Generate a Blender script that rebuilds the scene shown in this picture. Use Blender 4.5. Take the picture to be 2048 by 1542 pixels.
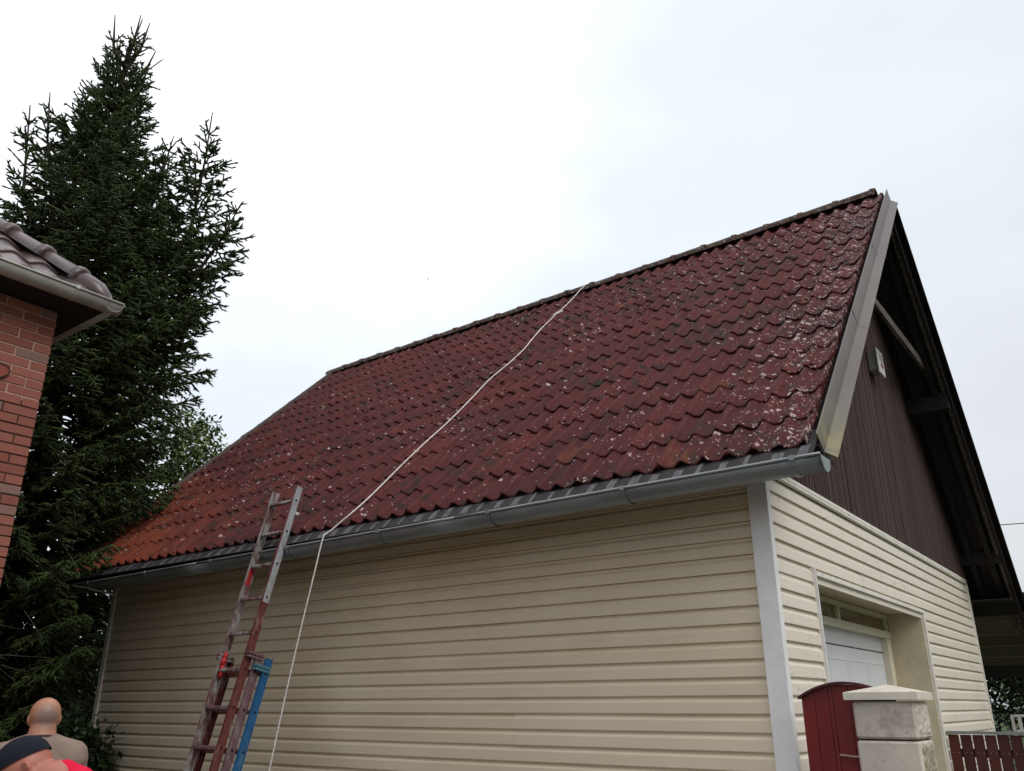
import bpy, math, random
import numpy as np
from mathutils import Matrix, Vector, noise
random.seed(7); rng = np.random.default_rng(7)
SC = bpy.context.scene
for o in list(bpy.data.objects): bpy.data.objects.remove(o)
COL = SC.collection
V = lambda *a: np.array(a, float)

# ---------------------------------------------------------------- camera
cam_d = bpy.data.cameras.new('camera'); cam = bpy.data.objects.new('camera', cam_d); COL.objects.link(cam)
cam_d.sensor_width = 36.0; cam_d.lens = 1673.49 / 2048 * 36.0
cam_d.clip_start = 0.05; cam_d.clip_end = 2000
cr = (0.80103121, 0.59862052, -0.00157071); cu = (0.21527952, -0.28562136, 0.93384965); cf = (-0.55857293, 0.74838086, 0.35766236)
cam.matrix_world = Matrix(((cr[0], cu[0], -cf[0], 1.7613), (cr[1], cu[1], -cf[1], -4.9317), (cr[2], cu[2], -cf[2], 1.65), (0, 0, 0, 1)))
SC.camera = cam
# ---------------------------------------------------------------- sky and sun
SUN_EL, SUN_AZ = math.radians(42), math.radians(98)     # azimuth clockwise from +Y
w = bpy.data.worlds.new('World'); SC.world = w; w.use_nodes = True
nt = w.node_tree; nt.nodes.clear()
out = nt.nodes.new('ShaderNodeOutputWorld'); bg = nt.nodes.new('ShaderNodeBackground'); bg.inputs['Strength'].default_value = 0.10
sky = nt.nodes.new('ShaderNodeTexSky'); sky.sky_type = 'NISHITA'; sky.sun_disc = False
sky.sun_elevation = SUN_EL; sky.sun_rotation = SUN_AZ
tc = nt.nodes.new('ShaderNodeTexCoord')
n1 = nt.nodes.new('ShaderNodeTexNoise'); n1.inputs['Scale'].default_value = 1.5; n1.inputs['Detail'].default_value = 5; n1.inputs['Roughness'].default_value = .5
mp = nt.nodes.new('ShaderNodeMapping'); mp.inputs['Scale'].default_value = (1, 1, 2.2); mp.inputs['Location'].default_value = (.35, .1, .2)
nt.links.new(tc.outputs['Generated'], mp.inputs[0]); nt.links.new(mp.outputs[0], n1.inputs['Vector'])
dt = nt.nodes.new('ShaderNodeVectorMath'); dt.operation = 'DOT_PRODUCT'; dt.inputs[1].default_value = (-.40, -.02, .93)
nt.links.new(tc.outputs['Generated'], dt.inputs[0])
ma = nt.nodes.new('ShaderNodeMath'); ma.operation = 'MULTIPLY_ADD'; ma.inputs[1].default_value = .62; ma.inputs[2].default_value = .02
nt.links.new(dt.outputs['Value'], ma.inputs[0])
mb = nt.nodes.new('ShaderNodeMath'); mb.operation = 'MULTIPLY_ADD'; mb.inputs[1].default_value = .55; mb.inputs[2].default_value = -.12
nt.links.new(n1.outputs['Fac'], mb.inputs[0])
mc = nt.nodes.new('ShaderNodeMath'); mc.operation = 'ADD'; nt.links.new(ma.outputs[0], mc.inputs[0]); nt.links.new(mb.outputs[0], mc.inputs[1])
cr_ = nt.nodes.new('ShaderNodeValToRGB'); nt.links.new(mc.outputs[0], cr_.inputs[0])
e = cr_.color_ramp.elements; e[0].position = .08; e[0].color = (2.9, 2.95, 3.1, 1); e[1].position = .80; e[1].color = (13.5, 13.5, 13.7, 1)
e2 = cr_.color_ramp.elements.new(.30); e2.color = (6.3, 6.45, 6.7, 1)
e3 = cr_.color_ramp.elements.new(.56); e3.color = (7.7, 8.3, 8.9, 1)
mx = nt.nodes.new('ShaderNodeMixRGB'); mx.inputs[0].default_value = .93
nt.links.new(sky.outputs[0], mx.inputs[1]); nt.links.new(cr_.outputs[0], mx.inputs[2])
nt.links.new(mx.outputs[0], bg.inputs['Color']); nt.links.new(bg.outputs[0], out.inputs[0])
sd = bpy.data.lights.new('sun', 'SUN'); sd.energy = 1.15; sd.angle = math.radians(35); sd.color = (1, .97, .93)
so = bpy.data.objects.new('sun', sd); COL.objects.link(so)
sv = Vector((math.sin(SUN_AZ) * math.cos(SUN_EL), math.cos(SUN_AZ) * math.cos(SUN_EL), math.sin(SUN_EL)))
so.rotation_euler = sv.to_track_quat('Z', 'Y').to_euler()
SC.view_settings.view_transform = 'Standard'; SC.view_settings.look = 'None'
SC.view_settings.exposure = .28; SC.view_settings.gamma = 1; SC.view_settings.use_curve_mapping = False

# ---------------------------------------------------------------- materials
class N:
    def __init__(s, name):
        s.m = bpy.data.materials.new(name); s.m.use_nodes = True; s.t = s.m.node_tree
        s.b = s.t.nodes['Principled BSDF']; s.pos = s.t.nodes.new('ShaderNodeNewGeometry').outputs['Position']
    def n(s, typ, **kw):
        x = s.t.nodes.new(typ)
        for k, v in kw.items(): setattr(x, k, v)
        return x
    def l(s, a, b): s.t.links.new(a, b)
    def scaled(s, sc):
        x = s.n('ShaderNodeMapping'); x.inputs['Scale'].default_value = sc if isinstance(sc, tuple) else (sc,) * 3
        s.l(s.pos, x.inputs[0]); return x.outputs[0]
    def noise(s, sc, detail=4, rough=.55, dist=0):
        x = s.n('ShaderNodeTexNoise'); x.inputs['Scale'].default_value = 1; x.inputs['Detail'].default_value = detail
        x.inputs['Roughness'].default_value = rough; x.inputs['Distortion'].default_value = dist
        s.l(s.scaled(sc), x.inputs['Vector']); return x.outputs['Fac']
    def ramp(s, fac, a, b, ca=(0, 0, 0, 1), cb=(1, 1, 1, 1)):
        x = s.n('ShaderNodeValToRGB'); x.color_ramp.elements[0].position = a; x.color_ramp.elements[1].position = b
        x.color_ramp.elements[0].color = ca; x.color_ramp.elements[1].color = cb; s.l(fac, x.inputs[0]); return x.outputs[0]
    def mix(s, fac, a, b, mode='MIX'):
        x = s.n('ShaderNodeMixRGB', blend_type=mode)
        for i, v in ((0, fac), (1, a), (2, b)):
            if isinstance(v, (int, float)): x.inputs[i].default_value = v if i == 0 else (v, v, v, 1)
            elif isinstance(v, tuple): x.inputs[i].default_value = (*v[:3], 1)
            else: s.l(v, x.inputs[i])
        return x.outputs[0]
    def math(s, op, a, b=0, c=0):
        x = s.n('ShaderNodeMath', operation=op)
        for i, v in enumerate((a, b, c)):
            if isinstance(v, (int, float)): x.inputs[i].default_value = v
            else: s.l(v, x.inputs[i])
        return x.outputs[0]
    def rand(s): return s.n('ShaderNodeObjectInfo').outputs['Random']
    def island(s): return s.n('ShaderNodeNewGeometry').outputs['Random Per Island']
    def sep(s, v=None):
        x = s.n('ShaderNodeSeparateXYZ'); s.l(v or s.pos, x.inputs[0]); return x.outputs
    def bump(s, h, strength=.3, dist=.01):
        x = s.n('ShaderNodeBump'); x.inputs['Strength'].default_value = strength; x.inputs['Distance'].default_value = dist
        s.l(h, x.inputs['Height']); s.l(x.outputs[0], s.b.inputs['Normal'])
    def done(s, col, rough=.7, metal=0.0, spec=.5):
        if isinstance(col, tuple): s.b.inputs['Base Color'].default_value = (*col[:3], 1)
        else: s.l(col, s.b.inputs['Base Color'])
        if isinstance(rough, (int, float)): s.b.inputs['Roughness'].default_value = rough
        else: s.l(rough, s.b.inputs['Roughness'])
        s.b.inputs['Metallic'].default_value = metal; s.b.inputs['Specular IOR Level'].default_value = spec
        return s.m

def simple(name, col, rough=.7, metal=0, var=.15, sc=9, spec=.4, bump=.15, randv=.0):
    k = N(name); f = k.noise(sc, 6, .65)
    d = tuple(c * (1 - var) for c in col); l = tuple(min(1, c * (1 + var)) for c in col)
    c = k.mix(k.ramp(f, .3, .7), d, l)
    if randv:
        r = k.rand(); c = k.mix(1, c, k.ramp(r, 0, 1, (1 - randv,) * 3 + (1,), (1 + randv,) * 3 + (1,)), 'MULTIPLY')
    if bump: k.bump(f, bump, .01)
    return k.done(c, rough, metal, spec)

def mat_siding():
    k = N('vinyl_siding'); base = k.mix(k.ramp(k.noise((1.2, 1.2, 2.5), 3), .35, .65), (.685, .58, .415), (.775, .67, .495))
    base = k.mix(k.ramp(k.rand(), 0, 1, (0, 0, 0, 1), (.6, .6, .6, 1)), base, (.77, .68, .53))
    streak = k.ramp(k.noise((2.2, 2.2, 26), 5, .7), .56, .74); patch = k.ramp(k.noise(1.1, 3), .45, .7)
    base = k.mix(k.math('MULTIPLY', k.math('MULTIPLY', streak, patch), .38), base, (.30, .27, .20))
    spot = k.ramp(k.noise((16, 16, 34), 4, .7, 1.2), .58, .70); pz = k.ramp(k.noise((.9, .9, 1.6), 2), .49, .60)
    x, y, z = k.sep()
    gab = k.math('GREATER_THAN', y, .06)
    base = k.mix(k.math('MULTIPLY', gab, .66), base, (.84, .785, .705))  # same siding painted paler on the gable to imitate its brighter light
    mold = k.math('MULTIPLY', k.math('MULTIPLY', spot, k.ramp(k.noise((.8, .55, 1.9), 2), .44, .56)), k.math('MULTIPLY_ADD', gab, .55, .10))
    base = k.mix(mold, base, (.16, .15, .11))
    green = k.math('MULTIPLY', k.ramp(k.noise((3, 3, 8), 4), .60, .78), k.math('MULTIPLY', gab, .3))
    base = k.mix(green, base, (.40, .40, .24))
    k.bump(k.noise((30, 30, 160), 3), .04, .004)
    return k.done(base, .42, 0, .35)
M = {}
M['siding'] = mat_siding()
M['trim'] = simple('white_trim', (.84, .835, .835), .4, 0, .08, 6, .4, .03)
M['trim_dirty'] = simple('weathered_white_trim', (.78, .75, .67), .5, 0, .14, 11, .4, .05)
M['soffit'] = simple('brown_soffit', (.017, .012, .010), .85)
def mat_tile():
    k = N('red_concrete_tile'); r = k.rand()
    c = k.mix(k.ramp(r, 0, 1), (.068, .0100, .0105), (.116, .0195, .0175))
    fine = k.noise(26, 6, .7); c = k.mix(k.ramp(fine, .3, .75), c, (.048, .0085, .0105), 'MIX')
    c = k.mix(k.math('MULTIPLY', k.ramp(k.noise(55, 3, .6), .35, .7), .35), c, (.19, .050, .046))
    big = k.ramp(k.noise(1.15, 4, .6), .44, .70); c = k.mix(k.math('MULTIPLY', big, .75), c, (.042, .014, .014))
    # the drier orange corner under the spruce
    x, y, z = k.sep()
    a = k.math('MULTIPLY_ADD', x, -.62, -2.95); a = k.math('SUBTRACT', a, k.math('MULTIPLY', k.math('ADD', z, -3.0), 1.05))
    a = k.math('ADD', a, k.math('MULTIPLY_ADD', k.noise(1.6, 4), 2.2, -1.1)); a = k.ramp(a, .0, .75)
    c = k.mix(k.math('MULTIPLY', k.math('MULTIPLY', a, k.ramp(k.noise((9, 3, 3), 4), .25, .5)), .9), c, (.20, .042, .016))
    rd = k.math('MULTIPLY', k.ramp(k.noise(3.1, 2), .62, .70), k.ramp(k.rand(), .3, .6)); c = k.mix(k.math('MULTIPLY', rd, .45), c, (.15, .048, .020))
    # blackish moss film
    ms = k.math('MULTIPLY', k.ramp(k.noise(7, 5, .7), .50, .62), k.ramp(k.noise(.75, 3), .42, .58)); c = k.mix(k.math('MULTIPLY', ms, .85), c, (.020, .019, .012))
    at = k.n('ShaderNodeAttribute', attribute_name='tl'); tl = k.sep(at.outputs['Vector'])
    du = k.math('SUBTRACT', k.math('ABSOLUTE', tl[0]), .078); dv = k.math('MULTIPLY', k.math('SUBTRACT', tl[1], .042), .62)
    dd = k.math('SQRT', k.math('ADD', k.math('MULTIPLY', du, du), k.math('MULTIPLY', dv, dv)))
    dd = k.math('ADD', dd, k.math('MULTIPLY_ADD', k.noise(70, 3), .016, -.008))
    rr = k.math('MULTIPLY', k.ramp(k.noise((4.5, 4.5, 4.5), 2), .44, .64), .036)
    pit = k.math('MULTIPLY', k.ramp(k.math('SUBTRACT', rr, dd), 0, .010), .65); c = k.mix(pit, c, (.018, .013, .011))
    rib = k.ramp(k.math('ABSOLUTE', k.math('SUBTRACT', k.math('ABSOLUTE', tl[0]), .134)), .0, .012, (1, 1, 1, 1), (0, 0, 0, 1)); c = k.mix(k.math('MULTIPLY', rib, .35), c, (.17, .048, .045))
    # each tile's colour darkens upslope towards the next lap
    lap = k.math('MULTIPLY', k.ramp(tl[1], .22, .345), .22); c = k.mix(lap, c, (.030, .012, .012))
    # white lichen scales
    vo = k.n('ShaderNodeTexVoronoi', feature='F1'); vo.inputs['Scale'].default_value = 1; vo.inputs['Randomness'].default_value = 1
    nz = k.n('ShaderNodeTexNoise'); nz.inputs['Scale'].default_value = 34; k.l(k.pos, nz.inputs['Vector'])
    ad = k.n('ShaderNodeVectorMath', operation='MULTIPLY_ADD'); k.l(nz.outputs['Color'], ad.inputs[0]); ad.inputs[1].default_value = (.045,) * 3; k.l(k.pos, ad.inputs[2])
    mp = k.n('ShaderNodeMapping'); mp.inputs['Scale'].default_value = (23, 23, 23); k.l(ad.outputs[0], mp.inputs[0]); k.l(mp.outputs[0], vo.inputs['Vector'])
    cell = k.sep(vo.outputs['Color'])
    edge = k.ramp(x, 0, 1); dens = k.math('ADD', k.math('MULTIPLY', k.ramp(k.noise(1.9, 3), .48, .70), .34), .02)
    ex = k.math('MULTIPLY', k.math('MAXIMUM', k.math('ADD', x, .38), 0), 1.05)
    top = k.math('MULTIPLY', k.math('MAXIMUM', k.math('ADD', z, -5.55), 0), k.math('MULTIPLY', k.math('MAXIMUM', k.math('ADD', x, 2.8), 0), .20))
    dens = k.math('ADD', dens, k.math('ADD', ex, top))
    on = k.math('LESS_THAN', cell[0], dens)
    rad = k.math('MULTIPLY_ADD', k.math('POWER', cell[1], 2), .40, .10)
    disc = k.math('LESS_THAN', vo.outputs['Distance'], rad)
    hole = k.math('GREATER_THAN', vo.outputs['Distance'], k.math('MULTIPLY', rad, k.math('MULTIPLY', cell[2], .8)))
    li = k.math('MULTIPLY', k.math('MULTIPLY', on, disc), k.math('MULTIPLY_ADD', hole, .82, .18))
    li = k.math('MULTIPLY', li, k.ramp(k.noise(75, 3, .7), .40, .52))
    v2 = k.n('ShaderNodeTexVoronoi', feature='F1'); v2.inputs['Scale'].default_value = 1
    m2 = k.n('ShaderNodeMapping'); m2.inputs['Scale'].default_value = (58, 58, 58); k.l(ad.outputs[0], m2.inputs[0]); k.l(m2.outputs[0], v2.inputs['Vector']); c2 = k.sep(v2.outputs['Color'])
    sp = k.math('MULTIPLY', k.math('LESS_THAN', c2[0], k.math('MULTIPLY_ADD', dens, .48, .012)), k.math('LESS_THAN', v2.outputs['Distance'], k.math('MULTIPLY_ADD', c2[1], .28, .12)))
    li = k.math('MAXIMUM', li, k.math('MULTIPLY', sp, .8))
    c = k.mix(li, c, (.56, .45, .43))
    k.bump(k.math('ADD', k.noise(90, 5, .7), k.math('MULTIPLY', li, .8)), .55, .006)
    return k.done(c, .80, 0, .20)
M['tile'] = mat_tile()
def mat_ridge():
    k = N('lichened_ridge_tile'); c = k.mix(k.ramp(k.noise(7, 5, .7), .40, .58), (.055, .020, .018), (.10, .070, .055))
    c = k.mix(k.ramp(k.noise(30, 5, .7), .54, .66), c, (.33, .32, .28)); c = k.mix(k.ramp(k.noise(13, 3), .58, .66), c, (.03, .028, .02))
    k.bump(k.noise(50, 5, .7), .7, .01); return k.done(c, .85, 0, .2)
M['ridge'] = mat_ridge()
M['moss'] = simple('dark_moss', (.018, .019, .009), .95, 0, .5, 60, .1, .6)
M['foil'] = simple('grey_eave_foil', (.095, .090, .095), .7, 0, .5, 22, .5, .1)
def mat_zinc():
    k = N('zinc_gutter'); f = k.noise((3, 9, 9), 5, .6); c = k.mix(k.ramp(f, .3, .7), (.21, .235, .25), (.31, .335, .345))
    c = k.mix(k.math('MULTIPLY', k.ramp(k.noise((1.1, 14, 30), 4), .5, .7), .4), c, (.13, .115, .10))
    k.bump(k.noise((2, 6, 6), 2), .10, .02); return k.done(c, k.ramp(f, .2, .8, (.36,) * 3 + (1,), (.55,) * 3 + (1,)), .55, .5)
M['zinc'] = mat_zinc()
def mat_verge():
    k = N('taupe_verge_metal'); x, y, z = k.sep(); f = k.noise((3, 3, 3), 5, .6)
    c = k.mix(k.ramp(f, .3, .7), (.105, .083, .073), (.140, .114, .101))
    alg = k.math('MULTIPLY', k.ramp(k.math('SUBTRACT', 3.42, z), 0, .45), k.ramp(k.noise(9, 4), .3, .6)); c = k.mix(k.math('MULTIPLY', alg, .7), c, (.27, .25, .085))
    c = k.mix(k.math('MULTIPLY', k.ramp(k.noise((9, 9, 3), 5, .7), .55, .75), .35), c, (.13, .115, .09))
    k.bump(k.noise(3, 2), .12, .02); return k.done(c, .45, .1, .5)
M['verge'] = mat_verge()
def mat_batten():
    k = N('brown_stained_batten'); r = k.rand(); c = k.mix(k.ramp(r, 0, 1), (.036, .020, .018), (.078, .048, .042))
    g = k.noise((60, 60, 2.5), 5, .7); c = k.mix(k.ramp(g, .35, .7), c, (.066, .042, .037)); k.bump(g, .35, .004); return k.done(c, .75, 0, .2)
M['batten'] = mat_batten()
M['darkwood'] = simple('dark_stained_wood', (.014, .010, .009), .7, 0, .3, 14, .3, .2)
def mat_greywood():
    k = N('weathered_grey_wood'); g = k.noise((40, 3, 60), 6, .75); c = k.mix(k.ramp(g, .38, .62), (.022, .017, .014), (.15, .13, .115)); k.bump(g, .5, .005); return k.done(c, .8, 0, .2)
M['greywood'] = mat_greywood()
M['door'] = simple('white_garage_door', (.72, .74, .76), .35, 0, .04, 5, .45, .02)
M['frame'] = simple('cream_door_frame', (.70, .65, .50), .4, 0, .1, 8, .4, .03)
M['reveal'] = simple('cream_render_reveal', (.60, .53, .37), .8, 0, .13, 7, .2, .1)
k = N('ochre_blind_glass'); M['glass'] = k.done(k.mix(k.ramp(k.noise(5, 3), .35, .65), (.10, .08, .045), (.19, .15, .085)), .08, 0, .6)
M['black'] = simple('black_gap', (.008, .008, .009), .9, 0, .1)
def mat_block():
    k = N('weathered_concrete_block'); f = k.noise(3, 5, .65); c = k.mix(k.ramp(f, .35, .65), (.50, .44, .40), (.66, .60, .50))
    c = k.mix(k.math('MULTIPLY', k.ramp(k.noise(5, 6, .75), .52, .68), .6), c, (.22, .19, .155)); c = k.mix(k.math('MULTIPLY', k.ramp(k.noise(45, 4, .7), .62, .70), .6), c, (.16, .14, .11))
    k.bump(k.noise(40, 6, .7), .35, .004); return k.done(c, .85, 0, .2)
M['block'] = mat_block()
k = N('split_face_stone'); f = k.noise(60, 6, .75); c = k.mix(k.ramp(f, .40, .60), (.30, .26, .16), (.68, .61, .47)); k.bump(f, 1, .02); M['rough'] = k.done(c, .9, 0, .2)
M['cap'] = simple('pale_concrete_cap', (.68, .63, .53), .8, 0, .16, 7, .2, .15)
def mat_redgate():
    k = N('red_gate_paint'); c = k.mix(k.ramp(k.noise((6, 6, 1.5), 4), .3, .7), (.145, .008, .009), (.20, .012, .013)); k.bump(k.noise((50, 50, 4), 4), .12, .003); return k.done(c, .45, 0, .4)
M['redgate'] = mat_redgate()
M['redcap'] = simple('dark_red_gate_cap', (.06, .008, .014), .4, 0, .2, 8)
def mat_slat():
    k = N('brown_fence_slat'); r = k.rand(); c = k.mix(k.ramp(r, 0, 1), (.058, .013, .014), (.11, .025, .017)); g = k.noise((30, 30, 2), 5, .7); c = k.mix(k.math('MULTIPLY', k.ramp(g, .5, .7), .4), c, (.04, .012, .013)); return k.done(c, .6, 0, .35)
M['slat'] = mat_slat()
M['greymetal'] = simple('grey_metal_cap', (.27, .27, .255), .5, .2, .15, 9)
def mat_alu(name, paint, amt, base=(.42, .42, .43)):
    k = N(name); f = k.noise((16, 16, 4.5), 6, .72); c = k.mix(k.ramp(k.noise(30, 4), .35, .7), tuple(b * .7 for b in base), base)
    c = k.mix(k.ramp(f, .5 - amt, .58 - amt + .02), c, k.mix(k.ramp(k.noise(14, 4), .3, .7), paint, tuple(p * .6 for p in paint))); k.bump(k.noise(60, 3), .1, .003)
    return k.done(c, .42, .15, .5)
M['alu'] = mat_alu('scuffed_aluminium', (.20, .10, .09), .04, (.40, .385, .37))
M['alured'] = mat_alu('red_stained_rail', (.17, .045, .042), .13, (.28, .17, .16))
M['alumauve'] = mat_alu('mauve_stained_rail', (.20, .11, .125), .1, (.27, .2, .21))
M['alublue'] = mat_alu('blue_painted_rail', (.018, .13, .31), .15, (.12, .2, .32))
M['redrag'] = simple('bright_red_paint', (.42, .02, .022), .6, 0, .3, 30)
M['teal'] = simple('teal_clamp', (.08, .20, .24), .5, .2, .2, 30)
k = N('white_rope'); wv = k.noise((90, 90, 130), 2); M['rope'] = k.done(k.mix(k.ramp(wv, .36, .44), (.28, .26, .25), (.86, .80, .76)), .8, 0, .2)
def mat_brick(name, a, b, c3):
    k = N(name); r = k.rand(); c = k.mix(k.ramp(r, 0, .8), a, b); c = k.mix(k.ramp(k.rand(), .86, .88), c, c3)
    f = k.noise((22, 22, 22), 5, .7); c = k.mix(k.math('MULTIPLY', k.ramp(f, .5, .75), .4), c, (.17, .10, .085)); k.bump(f, .55, .005); return k.done(c, .8, 0, .2)
M['brick'] = mat_brick('red_facing_brick', (.24, .082, .060), (.32, .115, .085), (.24, .14, .115))
M['mortar_l'] = simple('pale_mortar', (.46, .30, .25), .9, 0, .12, 20, .2, .2)
M['mortar_d'] = simple('dark_mortar', (.075, .042, .036), .9, 0, .2, 20, .2, .2)
M['glaze'] = simple('glazed_mauve_tile', (.088, .058, .058), .28, 0, .35, 14, .6, .15, .12)
M['glazed_dark'] = simple('dark_flashing', (.024, .020, .021), .8)
M['gutter2'] = simple('pale_grey_gutter', (.46, .46, .42), .45, .2, .2, 6, .5, .05)
M['whitebox'] = simple('white_box_plastic', (.62, .60, .56), .35, 0, .1, 20)
M['greybox'] = simple('grey_green_box_plastic', (.28, .275, .235), .5, 0, .2, 15)
M['print_grey'] = simple('grey_print', (.12, .12, .13), .5); M['print_red'] = simple('red_print', (.16, .012, .03), .5)
M['terracotta'] = simple('terracotta_plaque', (.26, .055, .03), .6, 0, .2, 15)
def mat_leaf(name, a, b, rough=.6, tr=.0):
    k = N(name); c = k.mix(k.island(), a, b); c = k.mix(k.math('MULTIPLY', k.ramp(k.noise(1.4, 4), .4, .65), .5), c, tuple(x * .55 for x in a))
    return k.done(c, rough, 0, .25)
M['needle'] = mat_leaf('spruce_needles', (.028, .048, .014), (.086, .118, .032))
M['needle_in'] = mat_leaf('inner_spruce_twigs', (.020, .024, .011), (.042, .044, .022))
M['leaf'] = mat_leaf('broad_leaves', (.06, .105, .025), (.15, .20, .06))
M['leafdark'] = mat_leaf('dark_shrub_leaves', (.016, .034, .014), (.06, .085, .038), .35)
M['bark'] = simple('brown_bark', (.05, .035, .026), .9, 0, .35, 14, .2, .5)
M['twig'] = simple('bare_grey_twig', (.11, .09, .065), .8, 0, .3, 20)
M['wire'] = simple('black_wire', (.03, .03, .03), .6)

# ---------------------------------------------------------------- mesh helpers
WL = {}
def finish(name, me, mat, parent, c):
    o = bpy.data.objects.new(name, me); COL.objects.link(o)
    if mat is not None and len(me.materials) == 0: me.materials.append(mat)
    WL[o.name] = np.array(c, float)
    if parent is not None: o.parent = parent; o.location = WL[o.name] - WL[parent.name]
    else: o.location = c
    return o
def mk(name, verts, faces, mat=None, parent=None, smooth=False, mats=None, fm=None, kind=None):
    v = np.array(verts, float); c = (v.min(0) + v.max(0)) / 2
    me = bpy.data.meshes.new(name); me.from_pydata((v - c).tolist(), [], [tuple(int(i) for i in f) for f in faces])
    if mats:
        for m in mats: me.materials.append(m)
        me.polygons.foreach_set('material_index', fm)
    if smooth: me.shade_smooth()
    me.update(); o = finish(name, me, mat, parent, c)
    if kind: o['kind'] = kind
    return o
def inst(name, me, parent, loc, rot=(0, 0, 0), scale=None):
    o = bpy.data.objects.new(name, me); COL.objects.link(o); WL[o.name] = np.array(loc, float)
    o.parent = parent; o.location = WL[o.name] - WL[parent.name]; o.rotation_euler = rot
    if scale is not None: o.scale = scale
    return o
def thing(name, loc, label, cat, group=None, kind=None):
    o = bpy.data.objects.new(name, None); COL.objects.link(o); o.location = loc; o.empty_display_size = .2; WL[o.name] = np.array(loc, float)
    tag(o, label, cat, group, kind); return o
def tag(o, label, cat, group=None, kind=None):
    o['label'] = label; o['category'] = cat
    if group: o['group'] = group
    if kind: o['kind'] = kind
    return o
def comp(name, parent, mat=None):
    """an empty part (carries sub-parts)"""
    o = bpy.data.objects.new(name, None); COL.objects.link(o); o.parent = parent; o.location = (0, 0, 0); WL[o.name] = WL[parent.name].copy(); return o
BF = [(0, 3, 2, 1), (4, 5, 6, 7), (0, 1, 5, 4), (1, 2, 6, 5), (2, 3, 7, 6), (3, 0, 4, 7)]
class G:
    def __init__(s): s.v = []; s.f = []
    def add(s, v, f):
        n = len(s.v); s.v += [tuple(x) for x in v]; s.f += [tuple(i + n for i in q) for q in f]; return s
    def box(s, a, b, M3=None, org=None, bev=0):
        x0, y0, z0 = a; x1, y1, z1 = b
        if bev:
            e = bev; P = []
            v = []; # chamfered box: 24 verts
            for sx, X in ((1, x0), (-1, x1)):
                for sy, Y in ((1, y0), (-1, y1)):
                    for sz, Z in ((1, z0), (-1, z1)):
                        v += [(X, Y + sy * e, Z + sz * e), (X + sx * e, Y, Z + sz * e), (X + sx * e, Y + sy * e, Z)]
            idx = lambda i, j, k, a: ((i * 4 + j * 2 + k) * 3 + a)
            f = []
            f.append([idx(0, 0, 0, 0), idx(0, 0, 1, 0), idx(0, 1, 1, 0), idx(0, 1, 0, 0)]); f.append([idx(1, 0, 0, 0), idx(1, 1, 0, 0), idx(1, 1, 1, 0), idx(1, 0, 1, 0)])
            f.append([idx(0, 0, 0, 1), idx(1, 0, 0, 1), idx(1, 0, 1, 1), idx(0, 0, 1, 1)]); f.append([idx(0, 1, 0, 1), idx(0, 1, 1, 1), idx(1, 1, 1, 1), idx(1, 1, 0, 1)])
            f.append([idx(0, 0, 0, 2), idx(0, 1, 0, 2), idx(1, 1, 0, 2), idx(1, 0, 0, 2)]); f.append([idx(0, 0, 1, 2), idx(1, 0, 1, 2), idx(1, 1, 1, 2), idx(0, 1, 1, 2)])
            for i in (0, 1):
                for j in (0, 1):
                    f.append([idx(i, j, 0, 0), idx(i, j, 0, 1), idx(i, j, 1, 1), idx(i, j, 1, 0)]); f.append([idx(i, 0, j, 0), idx(i, 1, j, 0), idx(i, 1, j, 2), idx(i, 0, j, 2)]); f.append([idx(0, i, j, 1), idx(0, i, j, 2), idx(1, i, j, 2), idx(1, i, j, 1)])
                    for q in (0, 1): f.append([idx(i, j, q, 0), idx(i, j, q, 1), idx(i, j, q, 2)])
        else:
            v = [(x0, y0, z0), (x1, y0, z0), (x1, y1, z0), (x0, y1, z0), (x0, y0, z1), (x1, y0, z1), (x1, y1, z1), (x0, y1, z1)]; f = BF
        v = np.array(v, float)
        if M3 is not None: v = v @ np.array(M3).T
        if org is not None: v = v + np.array(org)
        return s.add(v, f)
    def tube(s, pts, r, n=8, cap=True):
        pts = [np.array(p, float) for p in pts]; m = len(pts); rs = r if hasattr(r, '__len__') else [r] * m
        base = len(s.v); up = None
        for i, p in enumerate(pts):
            t = pts[min(i + 1, m - 1)] - pts[max(i - 1, 0)]; t /= (np.linalg.norm(t) + 1e-12)
            if up is None:
                a = np.array((0, 0, 1.)) if abs(t[2]) < .9 else np.array((1., 0, 0)); up = np.cross(t, a)
            up = up - t * (up @ t); up /= np.linalg.norm(up); sd = np.cross(t, up)
            for j in range(n):
                an = 2 * math.pi * j / n; s.v.append(tuple(p + rs[i] * (math.cos(an) * up + math.sin(an) * sd)))
        for i in range(m - 1):
            for j in range(n):
                a = base + i * n + j; b = base + i * n + (j + 1) % n; s.f.append((a, b, b + n, a + n))
        if cap: s.f.append(tuple(base + j for j in range(n))[::-1]); s.f.append(tuple(base + (m - 1) * n + j for j in range(n)))
        return s
    def prism(s, prof, d0, d1, fn):
        """closed profile list of (a,b) swept between parameters d0,d1 ; fn(a,b,d)->xyz"""
        n = len(prof); base = len(s.v)
        for d in (d0, d1):
            for a, b in prof: s.v.append(tuple(fn(a, b, d)))
        for i in range(n):
            j = (i + 1) % n; s.f.append((base + i, base + j, base + n + j, base + n + i))
        s.f.append(tuple(base + i for i in range(n))[::-1]); s.f.append(tuple(base + n + i for i in range(n))); return s
    def mk(s, name, mat, parent=None, **kw): return mk(name, s.v, s.f, mat, parent, **kw)
def box(name, a, b, mat, parent=None, bev=0): return G().box(a, b, bev=bev).mk(name, mat, parent)
def jitter(verts, amp, sc):
    return [tuple(np.array(p) + amp * np.array(noise.noise_vector(Vector(p) * sc))) for p in verts]

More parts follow.
